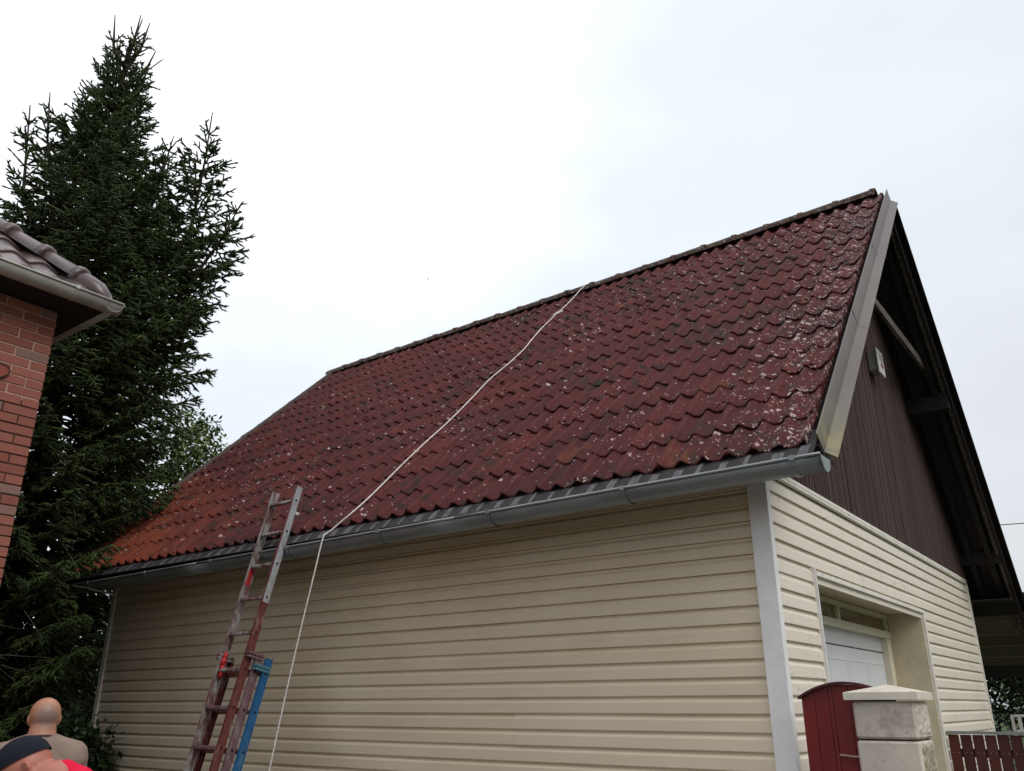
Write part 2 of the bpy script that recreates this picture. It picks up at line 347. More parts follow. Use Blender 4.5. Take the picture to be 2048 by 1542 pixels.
# ---------------------------------------------------------------- ground
kk = N('yard_concrete'); c = kk.mix(kk.ramp(kk.noise(2.2, 6, .65), .35, .65), (.095, .088, .076), (.145, .135, .118)); kk.bump(kk.noise(40, 5), .3, .005); M['yard'] = kk.done(c, .9, 0, .2)
kk = N('grass_ground'); c = kk.mix(kk.ramp(kk.noise(1.3, 6, .65), .35, .65), (.035, .06, .02), (.07, .095, .035)); kk.bump(kk.noise(30, 5), .6, .03); M['grass'] = kk.done(c, .95, 0, .1)
g = G(); n = 24; S = 420
for i in range(n + 1):
    for j in range(n + 1): g.v.append((-S + 2 * S * i / n, -S + 2 * S * j / n, 0))
for i in range(n):
    for j in range(n): a = i * (n + 1) + j; g.f.append((a, a + n + 1, a + n + 2, a + 1))
g.mk('ground', M['grass'])['kind'] = 'structure'
def sheet(name, x0, x1, y0, y1, z, mat): o = mk(name, [(x0, y0, z), (x1, y0, z), (x1, y1, z), (x0, y1, z)], [(0, 1, 2, 3)], mat); o['kind'] = 'structure'; return o
sheet('yard_pavement', -4.9, 6.0, -14, -.05, .004, M['yard']); sheet('driveway', .05, 6.0, -.04, 7.5, .008, M['yard'])

# ================================================================ GARAGE
LX, WY = -7.39, 6.518           # left end x, rear wall y
EAVE_Y, EAVE_Z, SL = -.445, 2.985, .971
RY = WY / 2
gar = thing('garage', (LX / 2, RY, 0), 'cream sided garage with steep mossy red tiled roof and brown boarded gable', 'garage')
# --- walls core
wall = comp('wall', gar)
box('wall_core', (LX + .03, .03, 0), (-.55, WY - .03, 2.97), M['black'], wall)
box('wall_core', (-.549, .03, 0), (-.03, .72, 2.97), M['black'], wall)
box('wall_core', (-.549, 3.81, 0), (-.03, WY - .03, 2.97), M['black'], wall)
box('wall_core', (-.549, .72, 2.485), (-.03, 3.80, 2.97), M['black'], wall)
PROF = [(-.004, .004), (.0145, .0), (.0155, .005), (.0145, .062), (.0130, .067), (-.003, .085), (-.003, .1005), (-.004, .1005)]  # (out, up)
def plank(axis, a, b, z, off=0):
    """one siding course; axis 'x' : long wall facing -Y, 'y' : gable facing +X"""
    g = G()
    if axis == 'x': fn = lambda o, u, d: (d, -(o - .012) - off, z + u)
    else: fn = lambda o, u, d: ((o - .012) + off, d, z + u)
    n = max(1, int((b - a) / .6)); base = 0
    ds = np.linspace(a, b, n + 1); m = len(PROF)
    wob = [random.uniform(-.0016, .0016) for _ in ds]
    for d, wv in zip(ds, wob):
        for o, u in PROF: g.v.append(fn(o + wv, u, d))
    for i in range(n):
        for j in range(m - 1): g.f.append((i * m + j, i * m + j + 1, (i + 1) * m + j + 1, (i + 1) * m + j))
    g.f.append(tuple(range(m))[::-1]); g.f.append(tuple(n * m + j for j in range(m)))
    g.mk('siding_plank', M['siding'], wall)
z0 = 2.2053
k_lo = -21
for k in range(k_lo, 8):
    z = z0 + .1 * k
    if z < .08: continue
    joint = {0: -3.72, 1: -5.5, 2: -1.9}[(k // 2) % 3]
    plank('x', LX + .05, joint + .012, z, -.0028); plank('x', joint - .01, -.098, z)
    if z < 2.44 - .05:
        plank('y', .036, .745, z); plank('y', 3.86, WY - .03, z)
    elif k % 2 == 0 or True:
        j = 1.95 if (k // 2) % 2 else 4.6
        plank('y', .036, j + .012, z, -.0028); plank('y', j - .01, WY - .03, z)
# rear and left walls (never in frame) as plain joined siding
g = G(); [g.box((LX + .02, WY - .03, z0 + .1 * k), (-.02, WY - .015 - .01 * (k % 2), z0 + .1 * k + .1)) for k in range(-21, 8)]
[g.box((LX + .018 + .01 * (k % 2), .03, z0 + .1 * k), (LX + .03, WY - .03, z0 + .1 * k + .1)) for k in range(-21, 8)]
o = g.mk('siding_panel', M['siding'], wall); o['kind'] = 'stuff'
# corner posts (L shaped)
def ell(name, pts, z0_, z1_, mat, parent):
    g = G(); g.prism(pts, z0_, z1_, lambda a, b, d: (a, b, d)); return g.mk(name, mat, parent)
ell('corner_post', [(-.098, -.021), (.019, -.021), (.021, -.019), (.021, .036), (-.006, .036), (-.006, .002), (-.098, .002)], .05, 2.955, M['trim'], wall)
ell('corner_post', [(LX, -.021), (LX + .06, -.021), (LX + .06, .0), (LX + .03, .0), (LX + .03, .06), (LX, .06)], .05, 2.95, M['trim_dirty'], wall)
box('corner_post', (-.028, WY - .032, .05), (.018, WY + .012, 3.0), M['trim_dirty'], wall)
g = G(); g.box((-.01, .037, 3.003), (.022, WY - .033, 3.018)); g.box((.0, .037, 3.0185), (.014, WY - .033, 3.026)); g.box((-.01, .037, 3.0265), (.020, WY - .033, 3.05))
g.mk('siding_trim', M['trim_dirty'], wall)
# --- gable cladding
gw = comp('gable_cladding', gar)
zr = lambda y: EAVE_Z + SL * (RY - abs(y - RY) - EAVE_Y) - .17       # underside of roof
mk('backing_board', [(-.03, .0, 3.0), (-.03, WY, 3.0), (-.03, WY, zr(WY)), (-.03, RY, zr(RY)), (-.03, 0, zr(0)),
                     (-.012, .0, 3.0), (-.012, WY, 3.0), (-.012, WY, zr(WY)), (-.012, RY, zr(RY)), (-.012, 0, zr(0))],
   [(0, 4, 3, 2, 1), (5, 6, 7, 8, 9), (0, 1, 6, 5), (1, 2, 7, 6), (2, 3, 8, 7), (3, 4, 9, 8), (4, 0, 5, 9)], M['black'], gw)
y = .005; P = .0625
while y < WY - .03:
    wdt = P - .017 + random.uniform(-.002, .002); za = 3.055 + random.uniform(-.006, .006); zb0, zb1 = zr(y) + .02, zr(y + wdt) + .02
    o_ = random.uniform(-.002, .002); x1 = .016 + o_
    v = [(-.012, y, za), (x1 - .004, y, za), (x1, y + .005, za), (x1, y + wdt - .005, za), (x1 - .004, y + wdt, za), (-.012, y + wdt, za)]
    t = [(p[0], p[1], zb0 + (zb1 - zb0) * (p[1] - y) / wdt) for p in v]
    if zb0 > za + .05: mk('batten', v + t, [(5, 4, 3, 2, 1, 0), (6, 7, 8, 9, 10, 11)] + [(i, (i + 1) % 6, 6 + (i + 1) % 6, 6 + i) for i in range(6)], M['batten'], gw)
    y += P
# --- door opening
op = comp('door_opening', gar); D0, D1, ZT, XD = .76, 3.775, 2.452, -.30
box('reveal', (XD, D1, .02), (-.002, D1 + .03, ZT + .001), M['reveal'], op); box('reveal', (XD, D0 - .03, .02), (-.002, D0, ZT + .001), M['reveal'], op)
box('reveal', (XD, D0 - .03, ZT + .002), (-.002, D1 + .03, ZT + .03), M['reveal'], op)
box('jamb_trim', (-.01, D1 + .012, .05), (.022, D1 + .068, ZT + .015), M['trim_dirty'], op); box('jamb_trim', (-.008, D1 + .0715, .05), (.015, D1 + .083, ZT + .0), M['trim_dirty'], op)
box('jamb_trim', (-.01, D0 - .026, .05), (.022, D0 - .012, ZT + .05), M['trim'], op)
box('head_trim', (-.01, D0 - .01, ZT - .001), (.024, D1 + .07, ZT + .028), M['trim_dirty'], op)
fr = G(); xf0, xf1 = XD - .05, XD + .0
fr.box((xf0, D0 + .001, ZT - .045), (xf1, D1 - .001, ZT - .002)); fr.box((xf0, D0 + .001, 2.235), (xf1 + .015, D1 - .001, 2.292)); fr.box((xf0, D0 + .001, 2.2925), (xf1 - .004, D0 + .05, ZT - .0455))
fr.box((xf0, D1 - .055, 2.2925), (xf1 - .004, D1 - .001, ZT - .0455)); fr.box((xf0, 2.245, 2.2925), (xf1 - .003, 2.29, ZT - .0455))
fr.box((xf0, D1 - .14, .02), (xf1 + .003, D1 - .002, 2.2345)); fr.box((xf0, D0 + .002, .02), (xf1 + .003, D0 + .12, 2.2345))
fr.mk('door_frame', M['frame'], op)
for a, b in ((D0 + .05, 2.245), (2.29, D1 - .055)): box('window_pane', (xf0 + .012, a, 2.29), (xf0 + .018, b, ZT - .045), M['glass'], op)
dl = comp('door_leaf', gar)
for i, (za, zb) in enumerate(((.03, .51), (.52, 1.04), (1.05, 1.57), (1.58, 2.10), (2.11, 2.26))):
    g = G(); y0, y1 = D0 + .08, D1 - .10; xa = XD - .052
    g.box((xa - .03, y0, za), (xa, y1, zb), bev=.004)
    if zb - za > .3:
        for j in range(5):
            ya = y0 + .06 + j * (y1 - y0 - .1) / 5; yb = ya + (y1 - y0 - .1) / 5 - .06
            for (p, q, r_, s_) in ((ya, yb, zb - .11, zb - .095), (ya, yb, za + .08, za + .095), (ya, ya + .015, za + .0955, zb - .1105), (yb - .015, yb, za + .0955, zb - .1105)): g.box((xa + .0005, p, r_), (xa + .0035, q, s_))
    g.mk('door_panel', M['door'], dl)
# --- roof
roof = comp('roof', gar)
ct = 1 / math.sqrt(1 + SL * SL); st = SL * ct; ang = math.atan(SL)
XL, XR = -7.80, .425
def rp(x, v, nn): return (x, EAVE_Y + v * ct - nn * st, EAVE_Z + v * st + nn * ct)   # front slope coordinates
slen = (RY - EAVE_Y) / ct
g = G()
def slab(g, n0, n1, v0, xa, xb):
    a = [rp(xa, v0, n0), rp(xa, v0, n1)]
    # symmetric profile in YZ
    yb = lambda v, nn: (EAVE_Y + v * ct - nn * st, EAVE_Z + v * st + nn * ct)
    def apex(nn): return (RY, EAVE_Z + SL * (RY - EAVE_Y) + nn / ct)
    pr = [yb(v0, n1), apex(n1), None, None, apex(n0), yb(v0, n0)]
    m = lambda p: (2 * RY - p[0], p[1])
    prof = [yb(v0, n1), apex(n1), m(yb(v0 - .34, n1)), m(yb(v0 - .34, n0)), apex(n0), yb(v0, n0)]
    b = len(g.v)
    for x in (xa, xb): g.v += [(x, p[0], p[1]) for p in prof]
    for i in range(6): j = (i + 1) % 6; g.f.append((b + i, b + j, b + 6 + j, b + 6 + i))
    g.f += [(b + 0, b + 5, b + 4, b + 1), (b + 1, b + 4, b + 3, b + 2), (b + 6, b + 7, b + 10, b + 11), (b + 7, b + 8, b + 9, b + 10)]
slab(g, -.16, -.045, .05, XL + .05, XR + .05); g.mk('soffit', M['soffit'], roof)
# tiles
TW, TE, TL = .300, .34, .405
def tile_mesh(var, seed):
    r = random.Random(seed)
    us = [-.012, -.008, .004, .008, .014, .018, .026, .040, .055, .075, .095, .110, .125, .138, .150, .162, .175, .190, .210, .235, .255, .268, .280, .290, .300]
    def h(u):
        a = .037 * (0.5 + .5 * math.cos(2 * math.pi * u / .15)) ** 1.55
        if u < -.009: a -= .010
        elif u < .005: a += .0085
        elif u < .010: a += .002
        elif .013 < u < .019: a += .0055
        return a
    vs = [(.004, -.018), (-.002, -.010), (.003, -.003), (.016, .0), (TL, -.004)]
    v = []; f = []
    for (y, dz) in vs:
        for u in us:
            wob = .006 * r.uniform(-1, 1) if y <= .012 else 0
            v.append((u - .15, y + wob * .6, h(u) + dz + (wob * .5 if y < .02 else 0)))
    n = len(us)
    for i in range(len(vs) - 1):
        for j in range(n - 1): f.append((i * n + j, i * n + j + 1, (i + 1) * n + j + 1, (i + 1) * n + j))
    # right flank
    b = len(v); v += [(us[-1] - .15, 0, -.026), (us[-1] - .15, TL, -.026)]; f.append((n - 1, b, b + 1, 5 * n - 1, 4 * n - 1, 3 * n - 1, 2 * n - 1))
    me = bpy.data.meshes.new('roof_tile'); me.from_pydata(v, [], f); me.materials.append(M['tile'])
    me.attributes.new('tl', 'FLOAT_VECTOR', 'POINT').data.foreach_set('vector', np.array(v, np.float32).ravel())
    for p in me.polygons: p.use_smooth = n - 1 <= p.index
    me.update(); return me
tms = [tile_mesh(0, s) for s in range(9)]
tilt = math.atan(.0135 / TE)
tiles = []
nrow = 15; ncol = 28
for r_ in range(nrow):
    for c_ in range(ncol):
        x = XR - .155 - c_ * TW * 0.991
        vv = r_ * TE
        p = rp(x + random.gauss(0, .0015), vv + random.gauss(0, .004), .004 + random.gauss(0, .0015))
        d = (p[0] - 1.76) ** 2 + (p[1] + 4.93) ** 2 + (p[2] - 1.65) ** 2
        tiles.append((d, p, r_))
tiles.sort(key=lambda t: t[0])
def trot(): return (ang - tilt + random.gauss(0, .006), random.gauss(0, .006), random.gauss(0, .006))
for d, p, r_ in tiles[:300]: inst('roof_tile', random.choice(tms), roof, p, trot())
def join_insts(name, items, mat, parent, kind='stuff', smooth=True):
    V_, F_ = [], []; off = 0; AT = []
    for me, Mx in items:
        co = np.empty(len(me.vertices) * 3); me.vertices.foreach_get('co', co); co = co.reshape(-1, 3)
        A = np.array(Mx); V_.append(co @ A[:3, :3].T + A[:3, 3]); AT.append(co.copy()); F_ += [tuple(i + off for i in q.vertices) for q in me.polygons]; off += len(co)
    o = mk(name, np.vstack(V_), F_, mat, parent, smooth=False); o['kind'] = kind
    o.data.attributes.new('tl', 'FLOAT_VECTOR', 'POINT').data.foreach_set('vector', np.vstack(AT).astype(np.float32).ravel())
    if smooth: o.data.shade_smooth()
    return o
from mathutils import Euler
mats_ = [(random.choice(tms), Matrix.Translation(p) @ Euler(trot()).to_matrix().to_4x4()) for d, p, r_ in tiles[300:]]
for r_ in range(nrow):                                      # rear slope, seen from nowhere near the camera
    for c_ in range(ncol):
        x = XR - .155 - c_ * TW * .991; p = rp(x, r_ * TE, .004); q = (x, 2 * RY - p[1], p[2])
        mats_.append((tms[0], Matrix.Translation(q) @ Euler((0, 0, math.pi)).to_matrix().to_4x4() @ Euler((ang - tilt, 0, 0)).to_matrix().to_4x4()))
kb = N('red_concrete_tile_far'); 
join_insts('roof_tile', mats_, M['tile'], roof)
# ridge tiles
def ridge_mesh():
    g = G(); n = 10; L = .42
    for i, (x, r0) in enumerate(((0, .080), (.0, .104), (.045, .108), (.06, .098), (L, .086))):
        for j in range(n + 1):
            a = math.pi * (-.04 + 1.08 * j / n); g.v.append((-x, r0 * 1.12 * math.cos(a), r0 * math.sin(a)))
    for i in range(4):
        for j in range(n): a = i * (n + 1) + j; g.f.append((a, a + 1, a + n + 2, a + n + 1))
    me = bpy.data.meshes.new('ridge_tile'); me.from_pydata(jitter(g.v, .004, 14), [], g.f); me.materials.append(M['ridge']); me.shade_smooth(); return me
rm = ridge_mesh(); x = XR + .02
RZ = EAVE_Z + SL * (RY - EAVE_Y)
xs = -.008 + .377
for i in range(22):
    inst('ridge_tile', rm, roof, (xs - .377 * i, RY, RZ - .028 + random.gauss(0, .002)), (random.gauss(0, .01), .028, random.gauss(0, .008)))
# moss cushions on tile noses
g = G()
ico = [(0, 0, 1), (.89, 0, .45), (.28, .85, .45), (-.72, .53, .45), (-.72, -.53, .45), (.28, -.85, .45), (0, 0, -.1)]
icf = [(0, 1, 2), (0, 2, 3), (0, 3, 4), (0, 4, 5), (0, 5, 1), (6, 2, 1), (6, 3, 2), (6, 4, 3), (6, 5, 4), (6, 1, 5)]
for _ in range(900):
    r_ = random.randrange(0, nrow); xx = random.uniform(XL, XR - .03)
    ns = noise.noise(Vector((xx * .75, r_ * .27, 3.1)))
    if ns < random.uniform(-.15, .5): continue
    ux = (XR - .305 - xx) / (TW * .991); uf = (1 - (ux % 1)) * .3; h = .043 * (0.5 + .5 * math.cos(2 * math.pi * (uf + .0) / .15)) ** 1.55
    p = np.array(rp(xx, r_ * TE + random.choice((-.006, -.004, random.uniform(0, .3))), .022 + h)); s = random.uniform(.007, .02)
    g.add([p + np.array(q) * (s * random.uniform(.8, 1.6), s * random.uniform(.7, 1.2), s * random.uniform(.5, .9)) for q in ico], icf)
o = g.mk('moss', M['moss'], roof); o['kind'] = 'stuff'; o.data.shade_smooth()
# eave flashing and pale lead foil patches showing under each roll
g = G(); g.prism([(-.30, 3.105), (-.475, 2.948), (-.522, 2.895), (-.512, 2.892), (-.30, 3.09)], XL + .04, XR + .04, lambda a, b, d: (d, a, b)); g.mk('eave_flashing', M['glazed_dark'], roof)
x = XR - .05; cm = G()
while x > XL + .06:
    w_ = .060 + random.uniform(-.018, .012); h = random.uniform(-.008, .006); dx = random.uniform(-.01, .01)
    for q in ((0, .5), (.54, 1)):
        if q[0] and random.random() < .35: continue
        xa_, xb_ = x + dx + w_ * q[0], x + dx + w_ * q[1]
        cm.v += [(xa_, -.519, 2.901), (xb_, -.519, 2.901), (xb_ + .006, -.4765, 2.9495), (xa_ + .006, -.4765, 2.9495), (xb_ + .014, -.446, 2.978 + h), (xa_ + .014, -.446, 2.978 + h)]; b = len(cm.v); cm.f += [(b - 6, b - 5, b - 4, b - 3), (b - 3, b - 4, b - 2, b - 1)]
    x -= .14865
o = cm.mk('eave_foil', M['foil'], roof); o['kind'] = 'stuff'
# verge metal: upstand + outward lip, both slopes both ends, in lengths
def verge(xa, sgn, y0, y1, rear=False, mat=None, drop=.135, lip=.062, up=0):
    T = lambda y: 3.052 + up + .978 * (y + .4)
    g = G(); drop -= .012; pr = [(0, 0), (.004, -drop), (lip, -drop - .048), (lip - .003, -drop - .055), (-.004, -drop - .006), (-.006, 0)]
    for i, yy in enumerate((y0, y1)):
        for a, b in pr:
            p = -b; Y = yy + p * .699 * 1.0; Z = T(yy) - p * .715
            if rear: Y = 2 * RY - Y
            g.v.append((xa + sgn * a, Y, Z))
    n = len(pr)
    for i in range(n): j = (i + 1) % n; g.f.append((i, j, n + j, n + i))
    g.f += [tuple(range(n)), tuple(range(n, 2 * n))[::-1]]
    return g.mk('verge_trim', mat or M['verge'], roof)
ys = [-.40, .88, 1.99, RY - .03]
for i in range(3):
    off = .0015 * i
    verge(.475 + off, 1, ys[i], ys[i + 1] + (.0 if i == 2 else .0)); 
for i in range(2):                                         # lapped seams
    pass
verge(.475, 1, -.66, RY - .13, rear=True, mat=M['soffit'])
verge(XL - .02, -1, -.45, RY - .03, up=.045, drop=.18); verge(XL - .02, -1, -.45, RY - .03, rear=True, up=.045, drop=.18)
# verge boards behind the metal (wood) and spike finials
def board(name, x0, x1, y0, y1, ztop_off, depth, rear, mat):
    T = lambda y: 3.052 + .978 * (y + .4) + ztop_off
    pts = [(y0, T(y0)), (y1, T(y1)), (y1, T(y1) - depth), (y0, T(y0) - depth)]
    if rear: pts = [(2 * RY - a, b) for a, b in pts]
    g = G(); g.prism(pts, x0, x1, lambda a, b, d: (d, a, b)); return g.mk(name, mat, roof)
board('verge_board', .440, .4685, -.28, RY, -.10, .20, False, M['darkwood']); board('verge_board', .440, .4685, -.60, RY, -.10, .26, True, M['darkwood'])
board('verge_board', XL - .012, XL + .02, -.28, RY, -.06, .22, False, M['darkwood']); board('verge_board', XL - .012, XL + .02, -.28, RY, -.06, .22, True, M['darkwood'])
board('rafter', .30, .36, -.2, RY - .02, -.27, .10, True, M['darkwood']); board('rafter', .10, .16, -.2, RY - .02, -.27, .10, True, M['darkwood'])
board('batten_strip', .405, .438, -.30, RY, -.325, .02, True, M['greywood'])
TY = 3.052 + .978 * (RY - .03 + .4)
mk('verge_finial', [(.474, RY - .035, TY + .002), (.474, RY + .13, TY - .16), (.474, RY - .035, TY - .12), (.477, RY - .035, TY + .002), (.477, RY + .13, TY - .16), (.477, RY - .035, TY - .12)], [(0, 1, 2), (3, 5, 4), (0, 3, 4, 1), (1, 4, 5, 2), (2, 5, 3, 0)], M['verge'], roof)
mk('verge_finial', [(XL - .02, RY - .06, TY - .03), (XL - .02, RY + .10, TY - .1), (XL - .02, RY, TY + .05), (XL - .017, RY - .06, TY - .03), (XL - .017, RY + .10, TY - .1), (XL - .017, RY, TY + .05)], [(0, 1, 2), (3, 5, 4), (0, 3, 4, 1), (1, 4, 5, 2), (2, 5, 3, 0)], M['verge'], roof)
# seams as thin lapped cover strips
for yy in (ys[1], ys[2]):
    T = lambda y: 3.052 + .978 * (y + .4)
    def pt(a, p, y=yy): return (.4768 + a, y + p * .699, T(y) - p * .715)
    gg = G(); gg.tube([pt(0, .0), pt(0, .137), pt(.0615, .184)], .0024, 5); gg.mk('verge_seam', M['black'], roof)
# purlins and collar beam
box('purlin', (.016, 6.33, 3.20), (.4385, 6.44, 3.345), M['darkwood'], roof); box('purlin', (.018, 4.75, 4.66), (.4385, 4.87, 4.84), M['darkwood'], roof)
box('purlin', (.018, 1.65, 4.66), (.4385, 1.77, 4.84), M['darkwood'], roof); box('purlin', (.018, RY - .07, 6.10), (.4385, RY + .07, 6.28), M['darkwood'], roof); box('purlin', (.018, .10, 3.20), (.4385, .21, 3.32), M['darkwood'], roof)
g = G(); g.box((.28, 1.72, 5.06), (.315, 4.80, 5.155)); o = g.mk('collar_beam', M['greywood'], roof)
# box soffit under front eave
g = G(); g.box((LX, -.33, 2.975), (.435, .028, 2.99)); g.box((LX, -.345, 2.93), (.435, -.33, 3.02)); g.mk('eave_soffit', M['soffit'], roof)
g = G(); g.box((LX, WY + .0, 2.80), (.435, WY + .42, 2.815)); g.mk('eave_soffit', M['soffit'], roof)
# --- gutter
gut = comp('gutter', gar); GR = .076; GY = -.455
gz = lambda x: 2.894 + (x - .5) * .0078
def gutter_shell(name, xa, xb, mat, parent, yc=GY, zf=gz, r=GR, axis='x', xc=None, front=-1, t=.003):
    g = G(); n = 16
    prof = [(-front * r * math.cos(math.pi * j / n) * -1, -r * math.sin(math.pi * j / n)) for j in range(n + 1)]
    prof = [(front * r * math.cos(math.pi * j / n), -r * math.sin(math.pi * j / n)) for j in range(n + 1)]
    inner = [(a * (1 - t / r), b * (1 - t / r)) for a, b in prof[::-1]]
    m = len(prof) * 2; ring = prof + inner; N_ = 10
    for i in range(N_ + 1):
        x = xa + (xb - xa) * i / N_
        for a, b in ring: g.v.append((x, yc + a, zf(x) + b) if axis == 'x' else (yc + a, x, zf(x) + b))
    for i in range(N_):
        for j in range(m): k = (j + 1) % m; g.f.append((i * m + j, i * m + k, (i + 1) * m + k, (i + 1) * m + j))
    h = len(prof)
    for s in (0, N_ * m):
        for j in range(h - 1): g.f.append((s + j, s + j + 1, s + m - 2 - j, s + m - 1 - j))
    # rolled front bead
    pts = [((xa + (xb - xa) * i / N_, yc + front * (r + .004), zf(xa + (xb - xa) * i / N_) + .004) if axis == 'x' else (yc + front * (r + .004), xa + (xb - xa) * i / N_, zf(xa) + .004)) for i in range(N_ + 1)]
    g.tube(pts, .010, 8)
    o = g.mk(name, mat, parent); o.data.shade_smooth(); return o
segs = [(-7.75, -5.05), (-5.06, -2.02), (-2.03, .515)]
for i, (a, b) in enumerate(segs): gutter_shell('gutter_channel', a, b, M['zinc'], gut, r=GR + .001 * (i % 2))
def half_disc(x, th, r, y, z, name, parent, mat):
    g = G(); n = 14; pr = [(-r * math.cos(math.pi * j / n), -r * math.sin(math.pi * j / n)) for j in range(n + 1)]
    g.prism(pr, x, x + th, lambda a, b, d: (d, y + a, z + b)); return g.mk(name, mat, parent)
half_disc(.512, .006, GR + .004, GY, gz(.51), 'end_cap', gut, M['zinc']); half_disc(-7.756, .006, GR + .004, GY, gz(-7.7), 'end_cap', gut, M['zinc'])
x = .365
while x > -7.7:
    g = G(); zc = gz(x); n = 14; R_ = GR + .0045
    for dx in (-.0125, .0125):
        for j in range(n + 1):
            a = math.pi * j / n
            for rr in (R_, R_ + .004): g.v.append((x + dx, GY - rr * math.cos(a), zc - rr * math.sin(a)))
    m = 2 * (n + 1)
    for j in range(n):
        a = 2 * j; g.f += [(a + 1, a + 3, m + a + 3, m + a + 1), (a, a + 1, m + a + 1, m + a), (a, m + a, m + a + 2, a + 2), (a, a + 2, a + 3, a + 1), (m + a, m + a + 1, m + a + 3, m + a + 2)]
    g.box((x - .0145, GY - GR - .021, zc - .010), (x + .0145, GY - GR + .002, zc + .017))
    g.mk('gutter_bracket', M['zinc'], gut); x -= 1.045

# ================================================================ alarm box
ab = thing('alarm_box', (.02, 3.31, 4.70), 'small white alarm box with red and grey print on the brown boarded gable', 'alarm box')
g = G(); g.box((.019, 3.24, 4.70), (.105, 3.42, 4.92), bev=.008); g.mk('housing', M['greybox'], ab)
g = G(); g.box((.106, 3.225, 4.665), (.122, 3.435, 4.925), bev=.003); fc = g.mk('cover', M['whitebox'], ab)
g = G(); [g.box((.1222, 3.275, 4.875 - .017 * i), (.1228, 3.41 - .02 * (i % 2), 4.884 - .017 * i)) for i in range(5)]; g.mk('printed_text', M['print_grey'], fc)
g = G(); nn = 16; g.prism([(3.345 + .05 * math.cos(6.283 * i / nn), 4.765 + .03 * math.sin(6.283 * i / nn)) for i in range(nn)], .1222, .1228, lambda a, b, d: (d, a, b)); g.mk('printed_emblem', M['print_red'], fc)

# ================================================================ ladder
LB = V(-4.149, -.430, 3.266); LD = V(0, .237, math.sqrt(1 - .237 ** 2)); LN = V(0, -LD[2], LD[1]); LXv = V(1, 0, 0)
lad = thing('extension_ladder', (-4.0, -1.2, 0), 'three section paint stained extension ladder leaning on the garage gutter', 'ladder')
def lp(x, s, nn): return LB + LXv * x + LD * s + LN * nn     # s along the ladder, up positive
def rail(name, parent, x0, x1, s0, s1, n0, n1, mat):
    """C channel: web with two flanges turned inward"""
    g = G(); B = np.array([LXv, LD, LN]).T; t = .003; inn = 1 if x1 > x0 else -1
    a, b = min(x0, x1), max(x0, x1); web = (x0, x0 + inn * t); a2, b2 = min(web), max(web)
    g.box((a2, s0, n0), (b2, s1, n1), B, LB); fa, fb = min(x0 + inn * t * 1.01, x1), max(x0 + inn * t * 1.01, x1)
    g.box((fa, s0, n0), (fb, s1, n0 + t), B, LB); g.box((fa, s0, n1 - t), (fb, s1, n1), B, LB); return g.mk(name, mat, parent)
def holes(parent, x, s_list, nn, r=.010):
    g = G()
    for s in s_list: g.tube([lp(x - .0015, s, nn), lp(x + .0015, s, nn)], r, 10)
    g.mk('rung_hole', M['black'], parent)
stot = LB[2] / LD[2]
secs = [('fly_section', -.028, .298, -8.55 * .28, .125, .0, .062, ('alu', 'alured'), 'alu', range(-8, 1)),
        ('middle_section', -.066, .336, -stot * .985, -4.66 * .28, -.070, -.008, ('alured', 'alumauve'), 'alured', range(-11, -4)),
        ('base_section', -.136, .374, -stot * .985, -4.60 * .28, -.140, -.078, ('alured', 'alublue'), 'alublue', range(-11, -4))]
for nm, xa, xb, s0, s1, n0, n1, mr, mg, rr in secs:
    sec = comp(nm, lad)
    rail('rail', sec, xa, xa + .024, s0, s1, n0, n1, M[mr[0]]); rail('rail', sec, xb, xb - .024, s0, s1, n0, n1, M[mr[1]])
    for i in rr:
        g = G(); s = i * .28; nc = (n0 + n1) / 2; B = np.array([LXv, LD, LN]).T
        g.box((xa + .003, s - .013, nc - .016), (xb - .003, s + .013, nc + .016), B, LB, bev=.004)
        g.mk('rung', M[('alured' if nm == 'base_section' else mg) if nm != 'fly_section' else ('alu' if i > -6 else 'alumauve')], sec)
    holes(sec, xb + .001, [i * .28 for i in rr], (n0 + n1) / 2)
    for xx in (xa, xb - .024):
        if nm == 'fly_section':
            g = G(); B = np.array([LXv, LD, LN]).T; g.box((xx - .002, s0 - .03, n0 - .002), (xx + .026, s0 + .004, n1 + .002), B, LB, bev=.006); g.mk('rubber_foot', M['wire'], sec)
sec0 = [o for o in lad.children if o.name.startswith('fly')][0]
# upper right rail: bare pale aluminium
B = np.array([LXv, LD, LN]).T
rail('rail', sec0, .2985, .296, -3.15 * .28, .126, .0015, .0605, mat_alu('bare_grey_aluminium', (.22, .21, .22), -.05, (.42, .43, .45)))
def clamp(x0, x1, s, n0, n1, mat, nm='guide_clamp'):
    g = G()
    for q in (0, .026): g.box((x0, s + q, n0), (x1, s + q + .02, n1), B, LB, bev=.003)
    g.mk(nm, mat, lad)
clamp(.290, .345, -4.70 * .28, -.074, .066, M['alumauve']); clamp(.328, .382, -4.98 * .28, -.143, -.003, M['teal']); clamp(-.07, -.018, -4.72 * .28, -.074, .066, M['alu'])
g = G()
for (s, nn, r, xx) in ((-4.62 * .28, .03, .020, .002), (-4.78 * .28, .034, .026, .006), (-4.95 * .28, .03, .021, .008), (-5.1 * .28, .025, .018, .008)):
    g.tube([lp(xx - .012, s - .03, nn), lp(xx, s, nn + .004), lp(xx - .005, s + .03, nn)], [r * .6, r, r * .6], 8)
g.mk('red_rag', M['redrag'], lad, smooth=True)
g = G(); g.box((-.0255, -2.55 * .28, .003), (-.0235, -2.05 * .28, .058), B, LB); g.mk('red_paint_patch', M['redrag'], lad)

